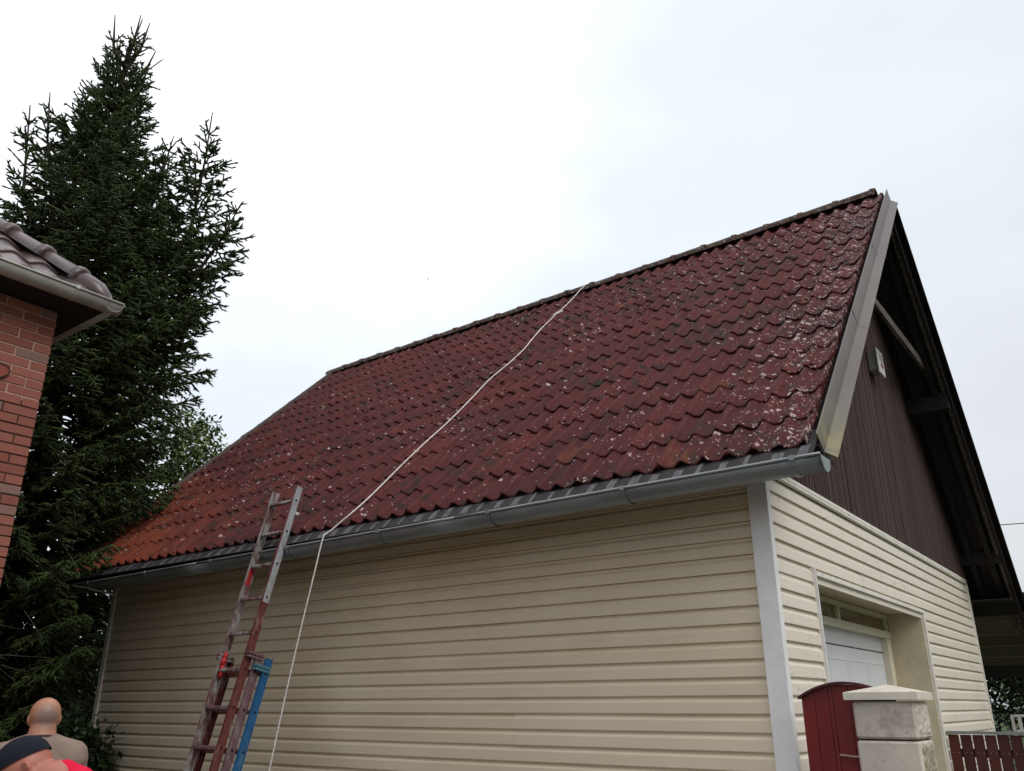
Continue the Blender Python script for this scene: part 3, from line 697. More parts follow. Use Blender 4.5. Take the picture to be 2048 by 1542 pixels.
# ================================================================ rope
def roofp(x, y, off): return (x, y, EAVE_Z + SL * (y - EAVE_Y) + off / ct)
pts = [(-3.10, 3.6, 6.30), (-3.12, 3.36, 6.60), (-3.135, RY, 6.655), (-3.142, 3.14, roofp(0, 3.14, .08)[2])] + [roofp(x, y, .060) for x, y in ((-3.155, 2.85), (-3.171, 2.549), (-3.176, 2.266), (-3.14, 2.0), (-3.105, 1.8), (-3.12, 1.55), (-3.172, 1.3), (-3.15, 1.0), (-3.138, .664), (-3.165, .4), (-3.178, .15), (-3.170, -.20), (-3.175, -.32))]
pts += [(-3.195, -.43, 3.082), (-3.245, -.475, 3.02), (-3.305, -.515, 2.955), (-3.338, -.545, 2.918), (-3.355, -.564, 2.875)]
a, b = V(-3.368, -.572, 2.78), V(-3.74, -.60, 1.0)
for i in range(1, 10):
    t = i / 9; p = a * (1 - t) + b * t; p[0] += .035 * math.sin(math.pi * t) * -.5; pts.append(tuple(p))
pts += [(-3.85, -.64, .55), (-3.95, -.72, .12), (-4.0, -.85, .02)]
for i in range(40): an = i * .55; pts.append((-4.15 + (.16 + .01 * math.sin(i)) * math.cos(an), -1.0 + .16 * math.sin(an), .02 + .0006 * i))
sp = []
P_ = [np.array(p) for p in pts]
for i in range(len(P_) - 1):
    p0, p1, p2, p3 = P_[max(i - 1, 0)], P_[i], P_[i + 1], P_[min(i + 2, len(P_) - 1)]
    for q in range(5):
        t = q / 5; sp.append(.5 * ((2 * p1) + (-p0 + p2) * t + (2 * p0 - 5 * p1 + 4 * p2 - p3) * t * t + (-p0 + 3 * p1 - 3 * p2 + p3) * t ** 3))
g = G(); g.tube(sp, .0056, 6)
kx, ky = -3.171, 2.549
for (dx, ph, r) in ((0, 0, .022), (.045, .6, .030), (-.015, 1.4, .022)):
    c0 = np.array(roofp(kx + dx, ky, .068)); g.tube([c0 + V(r * 1.5 * math.cos(a_), r * .7 * math.sin(a_ + ph), r * .7 * math.sin(a_ + ph) + .006 * math.cos(a_)) for a_ in np.linspace(0, 6.2, 12)], .006, 5)
o = g.mk('rope', M['rope'], smooth=True); tag(o, 'long white rope running from the ridge down the red roof and over the gutter', 'rope')

# ================================================================ BRICK HOUSE
BX, BY = -5.0, -2.16
hs = thing('brick_house', (BX - 2, BY - 3, 0), 'red brick house corner with glazed mauve tiled hip roof and pale grey gutter', 'house')
hw = comp('wall', hs)
box('wall_core', (BX - 6, BY - 8, 0), (BX - .03, BY - .03, 4.68), M['mortar_d'], hw)
box('mortar_bed', (BX - 6, BY - 8, 3.895), (BX - .0065, BY - .0065, 4.70), M['mortar_l'], hw); box('mortar_bed', (BX - 6, BY - 8, 0), (BX - .008, BY - .008, 3.894), M['mortar_d'], hw)
CH, BL, J = .0775, .262, .0115
brm = {}
def brickmesh(l, mir=False):
    key = round(l, 3)
    if key not in brm:
        g = G(); g.box((-.045, -l / 2, 0), (0, l / 2, CH - J), bev=.0025); me = bpy.data.meshes.new('brick'); me.from_pydata(g.v, [], g.f); me.materials.append(M['brick']); brm[key] = me
    return brm[key]
bricks = []; rest = []
row = 0; z = 4.70 - CH
while z > 0:
    y1 = BY; first = [BL / 2 - J / 2 - .0, BL - J][row % 2]; l = first; lim = -8.5
    while y1 > BY - 7.8:
        yc = y1 - l / 2; dst = math.dist((1.76, -4.93, 1.65), (BX, yc, z)); it = (dst, l, yc, z + J / 2)
        (bricks if (z > 2.0 and y1 > BY - 1.25) else rest).append(it); y1 -= l + J; l = BL - J
    row += 1; z -= CH
for d, l, yc, zz in bricks[:299]:
    inst('brick', brickmesh(l), hw, (BX + random.gauss(0, .0012), yc + random.gauss(0, .0012), zz + random.gauss(0, .0008)))
def bjoin(items, name):
    V_ = []; F_ = []
    for d, l, yc, zz in items: n0 = len(V_); V_ += [(BX - .04 if i in (0, 3, 4, 7) else BX, (yc - l / 2) if i in (0, 1, 4, 5) else (yc + l / 2), zz if i < 4 else zz + CH - J) for i in range(8)]; F_ += [tuple(i + n0 for i in q) for q in BF]
    o = mk(name, V_, F_, M['brick'], hw); o['kind'] = 'stuff'
bjoin(rest + bricks[299:], 'brick')
V_ = []; F_ = []; z = 4.70 - CH; row = 0
while z > 0:
    x = BX - .05 - [0, .13][row % 2] ; 
    x1 = BX - (.0455)
    l = [BL - J - .045, BL / 2 - .045][row % 2]
    while x1 > BX - 5.8:
        n0 = len(V_); V_ += [(x1 - l if i in (0, 3, 4, 7) else x1, BY - .04 if i in (0, 1, 4, 5) else BY, z + J / 2 if i < 4 else z + CH - J / 2) for i in range(8)]; F_ += [tuple(i + n0 for i in q) for q in BF]; x1 -= l + J; l = BL - J
    row += 1; z -= CH
o = mk('brick', V_, F_, M['brick'], hw); o['kind'] = 'stuff'
# plaque
pl = G(); nn = 24
pl.prism([(.115 * math.copysign(abs(math.cos(6.283 * i / nn)) ** .8, math.cos(6.283 * i / nn)), .058 * math.sin(6.283 * i / nn) + .02 * math.cos(6.283 * i / nn)) for i in range(nn)], BX + .002, BX + .02, lambda a, b, d: (d, -2.545 + a, 4.065 + b))
pq = pl.mk('wall_plaque', M['terracotta']); tag(pq, 'small rounded terracotta plaque with dark rim on the red brick wall', 'plaque')
g = G(); g.tube([(BX + .018, -2.545 + .115 * math.copysign(abs(math.cos(a)) ** .8, math.cos(a)), 4.065 + .058 * math.sin(a) + .02 * math.cos(a)) for a in np.linspace(0, 6.283, 25)], .007, 6); g.mk('rim', simple('dark_rim', (.03, .008, .006), .6), pq)
hr = comp('roof', hs)
box('soffit', (BX - 6, BY - 8, 4.71), (-4.665, -1.885, 4.735), M['soffit'], hr)
HX, HY, HZ, HP = -4.75, -1.97, 4.825, .85
# roof body (hip): east slope rises to -x, north slope rises to -y
Ld = 3.4
mk('roof_body', [(HX, HY, HZ - .06), (HX, HY - 8, HZ - .06), (HX - Ld, HY - 8, HZ - .06 + Ld * HP), (HX - Ld, HY - Ld, HZ - .06 + Ld * HP), (HX - 7, HY, HZ - .06), (HX - 7, HY - Ld, HZ - .06 + Ld * HP), (HX - 7, HY - 8, HZ - .06), ],
   [(0, 1, 2, 3), (0, 3, 5, 4), (3, 2, 6, 5), (0, 4, 6, 1)], M['glaze'], hr)
hl = math.sqrt(1 + HP * HP); ha = math.atan(HP)
gm = []
def pantile():
    g = G(); us = np.linspace(0, .25, 11); vs = [(0, -.022), (-.002, -.004), (.015, .0), (.2, 0), (.38, -.004)]
    for y_, dz in vs:
        for u in us: g.v.append((u - .125, y_, .040 * (.5 - .5 * math.cos(2 * math.pi * (u / .25) ** .85)) + dz))
    n = len(us)
    for i in range(4):
        for j in range(n - 1): g.f.append((i * n + j, i * n + j + 1, (i + 1) * n + j + 1, (i + 1) * n + j))
    me = bpy.data.meshes.new('roof_tile'); me.from_pydata(g.v, [], g.f); me.materials.append(M['glaze']); me.shade_smooth(); return me
pm = pantile()
for r_ in range(7):
    for c_ in range(14):
        yy = HY - .16 - c_ * .235; s = r_ * .32; xx = HX + .05 - s / hl; zz = HZ - .03 + s * HP / hl
        if yy - .0 > HY - (HX - xx) - .05: continue
        inst('roof_tile', pm, hr, (xx, yy, zz + .02), (ha - .06 + random.gauss(0, .01), 0, math.pi / 2))
# hip tiles
hd = V(-1, -1, HP); hd /= np.linalg.norm(hd)
def hip_tile():
    g = G(); n = 12; prof = [(0, .080), (0, .112), (.035, .118), (.05, .104), (.065, .112), (.08, .096), (.43, .082)]
    for x_, r in prof:
        for j in range(n + 1): a = math.pi * (-.08 + 1.16 * j / n); g.v.append((x_, r * math.cos(a) * 1.1, r * math.sin(a)))
    for i in range(len(prof) - 1):
        for j in range(n): a = i * (n + 1) + j; g.f.append((a, a + n + 1, a + n + 2, a + 1))
    b = len(g.v)
    me = bpy.data.meshes.new('hip_tile'); me.from_pydata(g.v, [], g.f); me.materials.append(M['glaze']); me.shade_smooth(); return me
hm = hip_tile(); q = Vector(hd).to_track_quat('X', 'Z').to_euler()
st0 = V(HX, HY, HZ + .055) + hd * .22
for i in range(9): inst('hip_tile', hm, hr, tuple(st0 + hd * (.355 * i - .02)), q)
g = G(); n = 12                                             # rounded starter at the eave end
for i, (x_, r) in enumerate(((.27, .088), (.12, .097), (.02, .092), (-.07, .065), (-.10, .02))):
    sd_ = np.cross(V(0, 0, 1), hd); sd_ /= np.linalg.norm(sd_); up_ = np.cross(hd, sd_)
    for j in range(n + 1): a = math.pi * (-.15 + 1.3 * j / n); g.v.append(tuple(V(HX, HY, HZ + .05) + hd * x_ - V(0, 0, .05) * max(0, -x_ * 8) + sd_ * r * 1.1 * math.cos(a) + up_ * r * math.sin(a)))
for i in range(4):
    for j in range(n): a = i * (n + 1) + j; g.f.append((a, a + n + 1, a + n + 2, a + 1))
g.mk('hip_end_tile', M['glaze'], hr, smooth=True)
hg = comp('gutter', hs)
o = gutter_shell('gutter_channel', -10.0, -1.83, M['gutter2'], hg, yc=-4.68, zf=lambda x: 4.782, r=.078, axis='y', front=1)
o = gutter_shell('gutter_channel', -10.5, -4.62, M['gutter2'], hg, yc=-1.90, zf=lambda x: 4.7815, r=.078, axis='x', front=1)
mk('gutter_stop', [(-4.603, -1.822, 4.787), (-4.60, -1.98, 4.787), (-4.76, -1.822, 4.787), (-4.68, -1.90, 4.703)], [(0, 1, 3), (0, 3, 2), (1, 2, 3), (0, 2, 1)], M['gutter2'], hg)
for yy in (-2.22, -3.1, -3.98):
    g = G(); g.tube([(-4.68 + .0825 * math.cos(a), yy, 4.782 - .0825 * math.sin(a)) for a in np.linspace(0, math.pi, 12)], .004, 5); g.box((-4.61, yy - .013, 4.775), (-4.588, yy + .013, 4.803)); g.mk('gutter_bracket', M['gutter2'], hg)

# ================================================================ pillar, gate, fence
PX0, PX1, PY0, PY1 = .418, .712, -.25, .05
pil = thing('gate_pillar', ((PX0 + PX1) / 2, (PY0 + PY1) / 2, 0), 'pale concrete block gate pillar with low pyramid cap beside the red gate', 'pillar')
z = 1.672; i = 0
while z > .02:
    hh = .183; za = max(.01, z - hh + .006)
    g = G(); g.box((PX0 + random.uniform(0, .004), PY0 + random.uniform(-.003, .003), za), (PX1 + random.uniform(-.004, .006), PY1, z - .003), bev=.010)
    b = g.mk('block', M['block'], pil)
    if z - za > .05:
        gr = 9; g2 = G()
        for a_ in range(gr + 1):
            for c_ in range(gr + 1):
                u, w2 = a_ / gr, c_ / gr; ed = min(u, w2, 1 - u, 1 - w2); g2.v.append((PX1 - .002 + (0 if ed == 0 else .003 + .009 * random.random()), PY0 + .012 + u * (PY1 - PY0 - .024), za + .012 + w2 * (z - za - .027)))
        for a_ in range(gr):
            for c_ in range(gr): n0 = a_ * (gr + 1) + c_; g2.f.append((n0, n0 + gr + 1, n0 + gr + 2, n0 + 1))
        g2.mk('split_face', M['rough'] if i else M['block'], b)
    z -= hh; i += 1
box('mortar', (PX0 + .014, PY0 + .014, .01), (PX1 - .012, PY1 - .014, 1.66), M['mortar_d'], pil)
cx, cy = (PX0 + PX1) / 2, (PY0 + PY1) / 2; e_ = .028; zc = 1.676
v = [(PX0 - e_, PY0 - e_, zc), (PX1 + e_, PY0 - e_, zc), (PX1 + e_, PY1 + e_, zc), (PX0 - e_, PY1 + e_, zc)]
v += [(a, b, zc + .036) for a, b, _ in v]; v += [(cx, cy, zc + .074)]
v += [(a + (.004 if a < cx else -.004), b + (.004 if b < cy else -.004), zc - .0) for a, b, _ in v[:4]]
mk('pillar_cap', v[:9], [(0, 3, 2, 1), (0, 1, 5, 4), (1, 2, 6, 5), (2, 3, 7, 6), (3, 0, 4, 7), (4, 5, 8), (5, 6, 8), (6, 7, 8), (7, 4, 8)], M['cap'], pil)
gt = thing('red_gate', (.3, -.1, 0), 'dark red boarded gate with arched top between the house corner and pillar', 'gate')
GYy = -.11; xs_ = [.117, .187, .262, .285, .37, .455, .54, .60]
arch = lambda x: 1.672 + .082 * max(0, 1 - ((x - .345) / .25) ** 2)
for a_, b_ in zip(xs_[:-1], xs_[1:]):
    gap = .003 if a_ != .262 else .0045; n = 4; fr_ = [(a_ + gap / 2 + (b_ - a_ - gap) * i / n) for i in range(n + 1)]
    off = random.uniform(-.002, .002)
    prof = [(x, .06) for x in fr_] + [(x, arch(x)) for x in fr_[::-1]]
    G().prism(prof, GYy + off, GYy + .018 + off, lambda a, b, d: (a, d, b)).mk('board', M['redgate'], gt)
g = G(); xx = np.linspace(.108, .61, 22); prof = [(x, arch(x) + .001) for x in xx] + [(x, arch(x) + .014) for x in xx[::-1]]; g.prism(prof, GYy - .03, GYy + .045, lambda a, b, d: (a, d, b)); g.mk('top_cap', M['redcap'], gt)
box('cross_rail', (.12, GYy + .021, 1.42), (.60, GYy + .05, 1.50), M['redgate'], gt); box('cross_rail', (.12, GYy + .021, .3), (.60, GYy + .05, .38), M['redgate'], gt)
g = G(); zl = 1.405; g.tube([(.292, GYy - .012, zl + .004), (.325, GYy - .016, zl + .004), (.342, GYy - .014, zl), (.40, GYy - .012, zl - .002)], .006, 8); g.tube([(.292, GYy - .012, zl + .004), (.292, GYy + .002, zl + .004)], .006, 6); g.mk('latch_bolt', simple('scuffed_pink_bolt', (.42, .25, .22), .5), gt)
FY = 3.93
fe = thing('slat_fence', (.8, FY, 0), 'reddish brown vertical slat fence with grey cap behind the pillar', 'fence')
for i in range(16):
    x0 = -.0 + .025 + i * .098
    if .60 < x0 < .72: continue
    if x0 > .72: x0 += .03
    g = G(); g.box((x0, FY - .009, .05), (x0 + .086 + random.uniform(-.002, .002), FY + .009, 1.405), bev=.003); g.mk('slat', M['slat'], fe)
for zz in (1.22, .35): box('fence_rail', (.02, FY + .011, zz), (1.7, FY + .045, zz + .07), M['slat'], fe)
box('fence_cap', (.015, FY - .03, 1.410), (1.72, FY + .05, 1.434), M['greymetal'], fe)
box('fence_post', (.645, FY - .05, 0), (.735, FY + .046, 1.409), simple('tan_post', (.20, .13, .09), .8), fe)
g = G(); [g.box((.04 + .098 * i + dx, FY - .0135, 1.255), (.047 + .098 * i + dx, FY - .0095, 1.262)) for i in range(6) for dx in (.01, .05)]; o = g.mk('screw_head', M['greymetal'], fe); o['kind'] = 'stuff'

# lean-to shelter behind the garage
sh = thing('wooden_shelter', (.6, 8.6, 0), 'dark wooden shelter with brown boarded underside behind the garage', 'shelter')
sr = comp('roof', sh)
for i in range(6):
    ya = 7.0 + i * .42; za = 2.90 - (i) * .125; g = G(); tiltm = .30
    g.v = [(-1.6, ya, za), (2.6, ya, za), (2.6, ya + .41, za - .118), (-1.6, ya + .41, za - .118)]; g.v += [(a, b, c_ + .022) for a, b, c_ in g.v]; g.f = BF; g.mk('roof_board', simple('brown_shelter_board', (.15, .105, .088), .7, 0, .25, 9), sr)
box('beam', (-1.6, 7.98, 1.98), (2.6, 8.10, 2.13), M['darkwood'], sh); box('beam', (-1.6, 6.97, 2.76), (.21, 6.995, 2.82), simple('grey_fascia_strip', (.10, .095, .085), .6), sh)
g = G(); g.tube([(.2, 7.20, 2.86), (.55, 9.4, 1.95)], .03, 6); g.mk('edge_strip', M['greywood'], sh)
box('post', (.78, 7.98, 0), (.90, 8.10, 1.98), M['darkwood'], sh); box('post', (-1.5, 7.98, 0), (-1.38, 8.10, 1.98), M['darkwood'], sh)
g = G(); g.tube([(.05, 8.04, 1.95), (.55, 8.04, 1.35), (.80, 8.04, 1.05)], .035, 6); g.mk('brace', M['darkwood'], sh)
wf = thing('white_chair', (.45, 7.0, 0), 'white plastic garden chair back behind the slat fence', 'chair')
box('backrest', (.13, 7.0, 1.36 - .02), (.16, 7.03, 1.545), M['whitebox'], wf); 
g = G(); g.box((.165, 7.0, 1.52), (.62, 7.03, 1.548)); g.box((.165, 7.0, 1.36), (.62, 7.03, 1.385)); [g.box((.2 + .09 * i, 7.0, 1.3855), (.235 + .09 * i, 7.028, 1.5195)) for i in range(5)]; g.mk('back_slats', M['whitebox'], wf)
g = G(); g.box((.13, 6.5, .44), (.62, 6.99, .47)); g.mk('seat', M['whitebox'], wf)
for xx, yy, zt in ((.13, 7.0, 1.339), (.585, 7.0, 1.359), (.13, 6.5, .439), (.585, 6.5, .439)): box('leg', (xx, yy, 0), (xx + .035, yy + .03, zt), M['whitebox'], wf)
# wire
o = G().tube([V(-2.7 + 1.4 * t, 29.0 + 1.8 * t, 7.66 + .23 * t) + V(0, 0, -.02 * math.sin(math.pi * t)) for t in np.linspace(-3, 12, 24)], .018, 5).mk('overhead_wire', M['wire']); tag(o, 'thin dark overhead wire crossing the grey sky beside the gable', 'wire')
bs = .3
bd = thing('bird', (-22.68, 21.16, 20.7), 'tiny dark bird flying high above the roof', 'bird')
g = G(); g.tube([V(-22.74, 21.12, 20.7), V(-22.71, 21.14, 20.71), V(-22.67, 21.17, 20.72), V(-22.64, 21.19, 20.72)], [.004, .013, .013, .003], 6); g.mk('body', M['wire'], bd)
for s in (-1, 1): mk('wing', [(-22.70, 21.15, 20.72), (-22.67, 21.17, 20.72), (-22.68 - .06 * s, 21.17 + .09 * s, 20.745), (-22.70, 21.15, 20.716), (-22.67, 21.17, 20.716), (-22.68 - .06 * s, 21.17 + .09 * s, 20.741)], [(0, 1, 2), (5, 4, 3), (0, 3, 4, 1), (1, 4, 5, 2), (2, 5, 3, 0)], M['wire'], bd)

# ================================================================ vegetation
def np_mesh(name, verts, tris, mat, parent=None, smooth=False, kind=None):
    c = (verts.min(0) + verts.max(0)) / 2; me = bpy.data.meshes.new(name); nv = len(verts); nf = len(tris); k = tris.shape[1]
    me.vertices.add(nv); me.vertices.foreach_set('co', (verts - c).astype(np.float32).ravel()); me.loops.add(nf * k); me.loops.foreach_set('vertex_index', tris.astype(np.int32).ravel())
    me.polygons.add(nf); me.polygons.foreach_set('loop_start', np.arange(0, nf * k, k, dtype=np.int32)); me.polygons.foreach_set('loop_total', np.full(nf, k, np.int32)); me.update(calc_edges=True)
    o = finish(name, me, mat, parent, c)
    if kind: o['kind'] = kind
    return o
def frame(d):
    d = d / np.linalg.norm(d, axis=1, keepdims=True); a = np.where(np.abs(d[:, 2:3]) < .9, [[0, 0, 1.]], [[1., 0, 0]]); u = np.cross(d, a); u /= np.linalg.norm(u, axis=1, keepdims=True); return d, u, np.cross(d, u)
def shoots(P, D, L, rad, mat, name, parent, spikes=8):
    """needle-covered shoots: thin spindle plus needles sticking out forward"""
    n = len(P); D, U, W = frame(D); L = L[:, None]; rad = rad[:, None]; Vs = []; T = []
    ph = rng.uniform(0, 6.28, (n, 1)); ring = []
    for t, rr in ((0., .55), (.8, .5)):
        for j in range(3):
            a = ph + j * 2.094; ring.append(P + D * L * t + (U * np.cos(a) + W * np.sin(a)) * rad * rr)
    ring.append(P + D * L * 1.02)
    per = [(0, 1, 4), (0, 4, 3), (1, 2, 5), (1, 5, 4), (2, 0, 3), (2, 3, 5), (3, 4, 6), (4, 5, 6), (5, 3, 6)]
    k = 7
    for s in range(spikes):
        t = (s + .3) / spikes * .92; a = ph + s * 2.4; dr = U * np.cos(a) + W * np.sin(a); td = -U * np.sin(a) + W * np.cos(a); b = P + D * L * t
        ring += [b + td * rad * .28 + D * 0, b - td * rad * .28, b + dr * rad * 1.35 + D * rad * 1.5]; per.append((k, k + 1, k + 2)); k += 3
    A = np.stack(ring, 1).reshape(-1, 3); per = np.array(per); Tt = (np.arange(n)[:, None, None] * k + per[None]).reshape(-1, 3)
    return A, Tt
def collect(lst):
    off = 0; A = []; T = []
    for a, t in lst: A.append(a); T.append(t + off); off += len(a)
    return np.vstack(A), np.vstack(T)
sp_t = thing('spruce_tree', (-8.17, -.69, 0), 'tall dark spruce with several tops beyond the garage', 'tree')
tr = G(); bc = G()
P_, D_, L_, R_l = [], [], [], []
def rot2(v, a): c, s = math.cos(a), math.sin(a); return V(v[0] * c - v[1] * s, v[0] * s + v[1] * c, v[2])
def add_shoot(p, d, l, r): P_.append(p); D_.append(d); L_.append(l); R_l.append(r)
def spray(p, d, l, dens=1.0, bare=0.0, droop=0.0):
    """a twig carrying smaller shoots in a flattish fan"""
    d = d / np.linalg.norm(d); side = np.cross(d, V(0, 0, 1)); side /= (np.linalg.norm(side) + 1e-9); up = np.cross(side, d)
    add_shoot(p + d * l * bare, d + V(0, 0, -droop * .3), l * (1 - bare), .021 + .004 * random.random())
    n = int(l / .080 * dens)
    for i in range(n):
        t = (i + random.random()) / max(n, 1); t = bare + t * (1 - bare) * .95; s = -1 if i % 2 else 1; ll = (.05 + .32 * l * (1 - t)) * random.uniform(.6, 1.15)
        dd = d * random.uniform(.55, .9) + side * s * random.uniform(.5, .95) + up * random.uniform(-.7, .5) + V(0, 0, -droop)
        add_shoot(p + d * l * t, dd, min(ll, .17), .0205)
def branch(p, az, L, e0, e1, droop, dens=1.0, inner=.12):
    for _ in range(8):
        tx, ty, tz_ = p[0] + math.cos(az) * L, p[1] + math.sin(az) * L, p[2] + L * math.sin((e0 + e1) / 2)
        if (tx > -7.5 and ty > -.5 and tz_ < 2.95 + max(0, ty + .4)) or (ty < BY + .2 and tx < -4.8 and tz_ < 4.9 + .85 * (-1.88 - ty)): L *= .85
    N_ = 7; pts = [p]; q = p.copy()
    for i in range(N_):
        t = (i + .5) / N_; el = e0 + (e1 - e0) * t; az2 = az + random.uniform(-.1, .1); q = q + V(math.cos(az2) * math.cos(el), math.sin(az2) * math.cos(el), math.sin(el)) * L / N_; pts.append(q.copy())
    bc.tube(pts, [max(.004, .012 * L * (1 - i / (N_ + 1))) for i in range(N_ + 1)], 4, cap=False)
    n = max(4, int(L / .085 * dens)); pts = np.array(pts)
    for i in range(n):
        t = inner + (1 - inner) * (i + random.random()) / n; f = t * N_; k = min(int(f), N_ - 1); b = pts[k] + (pts[k + 1] - pts[k]) * (f - k); d = pts[k + 1] - pts[k]; d /= np.linalg.norm(d)
        sd_ = np.cross(d, V(0, 0, 1)); sd_ /= (np.linalg.norm(sd_) + 1e-9)
        for s in (-1, 1):
            ll = (.10 + .36 * L * (1 - t) ** .8) * random.uniform(.6, 1.1); ll = min(ll, .62)
            dd = d * random.uniform(.6, .95) + sd_ * s * random.uniform(.55, .95) + V(0, 0, random.uniform(-.5, .3) - droop)
            spray(b, dd, ll, dens, droop=droop * .6)
        if random.random() < .55: spray(b, d * .9 + V(0, 0, random.uniform(-.8, .45) - droop * .5), random.uniform(.10, .22), dens, droop=droop * .5)
    spray(pts[-2], pts[-1] - pts[-2], .22, 1)
prof_z = [0, 1, 2.5, 4, 5, 6, 7, 7.6, 8.2, 9, 9.8, 10.8]; prof_r = [1.3, 1.5, 1.6, 1.6, 1.65, 1.85, 1.75, 1.2, .75, .52, .32, .15]
base = V(-8.17, -.69, 0)
tr.tube([base + V(.02 * math.sin(z), .02 * math.cos(z * 1.3), z) for z in np.linspace(0, 10.35, 16)], [.17 * (1 - z / 11.3) + .008 for z in np.linspace(0, 10.35, 16)], 9)
z = .9; i = 0
while z < 9.75:
    R0 = np.interp(z, prof_z, prof_r) * random.uniform(.72, 1.06); az = i * 2.39996 + random.uniform(-.3, .3)
    latr = math.cos(az - math.atan2(.92, .393))
    if latr < 0: R0 *= 1 + (.38 if 4.6 < z < 8.4 else .12) * latr
    tz = z / 10.8
    e0 = np.interp(z, [0, 4, 7, 9.5, 10.8], [-.25, -.05, .25, .7, .95]); e1 = np.interp(z, [0, 4, 7, 9.5, 10.8], [.1, .30, .45, .95, 1.15]); droop = np.interp(z, [0, 5, 8, 10], [.6, .38, .12, 0])
    Lb = R0 / max(.45, math.cos((e0 + e1) / 2)); zz = z - (math.sin((e0 + e1) / 2) * Lb * .5 if z < 9.3 else 0.15)
    back = math.cos(az - math.atan2(.393, -.92)) > .45 and z < 7.5
    branch(base + V(0, 0, max(.4, zz)), az, Lb, e0, e1, droop, .5 if back else 1.0)
    z += np.interp(z, [0, 5, 8, 10.8], [.024, .021, .022, .024]); i += 1
def leader(stem, crown_len, rmax, n, spike=.28):
    stem = [np.array(s, float) for s in stem]; tr.tube(stem, np.linspace(.035, .007, len(stem)), 6)
    seg = [np.linalg.norm(stem[i + 1] - stem[i]) for i in range(len(stem) - 1)]; tot = sum(seg)
    def at(s):
        s = tot - s
        for i, l in enumerate(seg):
            if s <= l or i == len(seg) - 1: return stem[i] + (stem[i + 1] - stem[i]) * min(1, s / l), (stem[i + 1] - stem[i]) / l
            s -= l
    p, d = at(spike); add_shoot(p, d, spike, .019)
    for i in range(n):
        t = spike * .9 + (crown_len - spike) * ((i // 4 + random.random() * .35) / (n / 4)); p, d = at(min(t, tot - .01)); az = i * 1.65 + random.random() * .5; L = (.13 + rmax * (t / crown_len) ** .75) * random.uniform(.75, 1.1)
        if L < .3: spray(p, V(math.cos(az), math.sin(az), random.uniform(.45, 1.0)), L, 1)
        else: branch(p, az, L, .35, .55, .02, .9)
for tip, s0 in (((-8.264, -.915, 10.83), 9.8), ((-8.14, -.619, 10.99), 10.0), ((-8.087, -.498, 10.9), 9.9), ((-8.02, -.37, 10.45), 9.6), ((-8.2, -.8, 10.45), 9.7)):
    b0 = base + V(0, 0, s0); m = (b0 + np.array(tip)) / 2 + (np.array(tip) - b0) * V(.25, .25, 0); leader([b0, m, tip], min(1.0, np.linalg.norm(np.array(tip) - b0)), .16, 12, .50)
leader([(-8.16, -.8, 6.2), (-8.16, -1.21, 7.5), (-8.10, -1.45, 8.3), (-8.075, -1.554, 8.94)], 2.2, .40, 44, .42)
leader([(-8.16, -1.0, 6.3), (-8.17, -1.55, 7.5), (-8.13, -1.719, 8.66)], 2.0, .26, 36, .24)
leader([(-8.1, -.4, 5.6), (-7.6, .08, 6.8), (-7.33, .20, 7.6), (-7.23, .18, 8.5), (-7.19, .161, 9.31)], 2.9, .48, 56, .34)
leader([(-7.9, -.2, 5.4), (-7.3, .25, 6.7), (-7.0, .42, 7.3), (-6.84, .57, 7.93)], 2.2, .6, 50, .16)
leader([(-8.0, -.3, 6.4), (-7.85, -.08, 8.2), (-7.82, 0.0, 9.1)], 1.8, .4, 34, .25); leader([(-8.2, -.9, 7.0), (-8.25, -1.05, 8.6), (-8.27, -1.1, 9.4)], 1.6, .4, 34, .25)
leader([(-7.7, -.4, 5.0), (-7.25, .12, 5.9), (-7.02, .32, 6.5)], 1.6, .5, 34, .2)
tr.mk('trunk', M['bark'], sp_t, smooth=True); bc.mk('branches', M['bark'], sp_t)
P_, D_, L_, R_l = np.array(P_), np.array(D_), np.array(L_), np.array(R_l)
# keep branches off the brick house and garage interior
keep = ~((P_[:, 0] > -7.39) & (P_[:, 1] > -.45) & (P_[:, 2] < 3.0 + .965 * np.clip(P_[:, 1] + .42, 0, 3.68) + .02))
keep &= ~((P_[:, 0] < -5.0) & (P_[:, 1] < BY + .05) & (P_[:, 2] < 4.78 + .85 * np.clip(-1.88 - P_[:, 1], 0, 9)))
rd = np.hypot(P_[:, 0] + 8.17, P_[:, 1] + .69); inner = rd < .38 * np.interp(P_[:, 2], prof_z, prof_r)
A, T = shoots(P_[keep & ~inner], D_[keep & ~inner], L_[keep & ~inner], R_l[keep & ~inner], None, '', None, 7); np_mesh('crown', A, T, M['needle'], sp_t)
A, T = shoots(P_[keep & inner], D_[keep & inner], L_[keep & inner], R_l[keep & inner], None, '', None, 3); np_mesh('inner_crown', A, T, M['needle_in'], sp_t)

# bare twigs in front of the lower crown
g = G()
for k_ in range(24):
    b = V(random.uniform(-7.9, -6.7), random.uniform(-1.9, -.6), random.uniform(1.7, 4.3)); d = V(random.uniform(.2, 1), random.uniform(-.8, .4), random.uniform(-.5, .25)); d /= np.linalg.norm(d); L = random.uniform(.3, .8)
    cv = V(random.uniform(-.3, .3), random.uniform(-.3, .3), random.uniform(-.5, .3)); pts = [b + d * L * t + cv * L * t * t * .6 for t in np.linspace(0, 1, 6)]; g.tube(pts, [.0045 * (1 - t * .7) for t in np.linspace(0, 1, 6)], 4, cap=False)
g.mk('bare_twigs', M['twig'], sp_t)['kind'] = 'stuff'

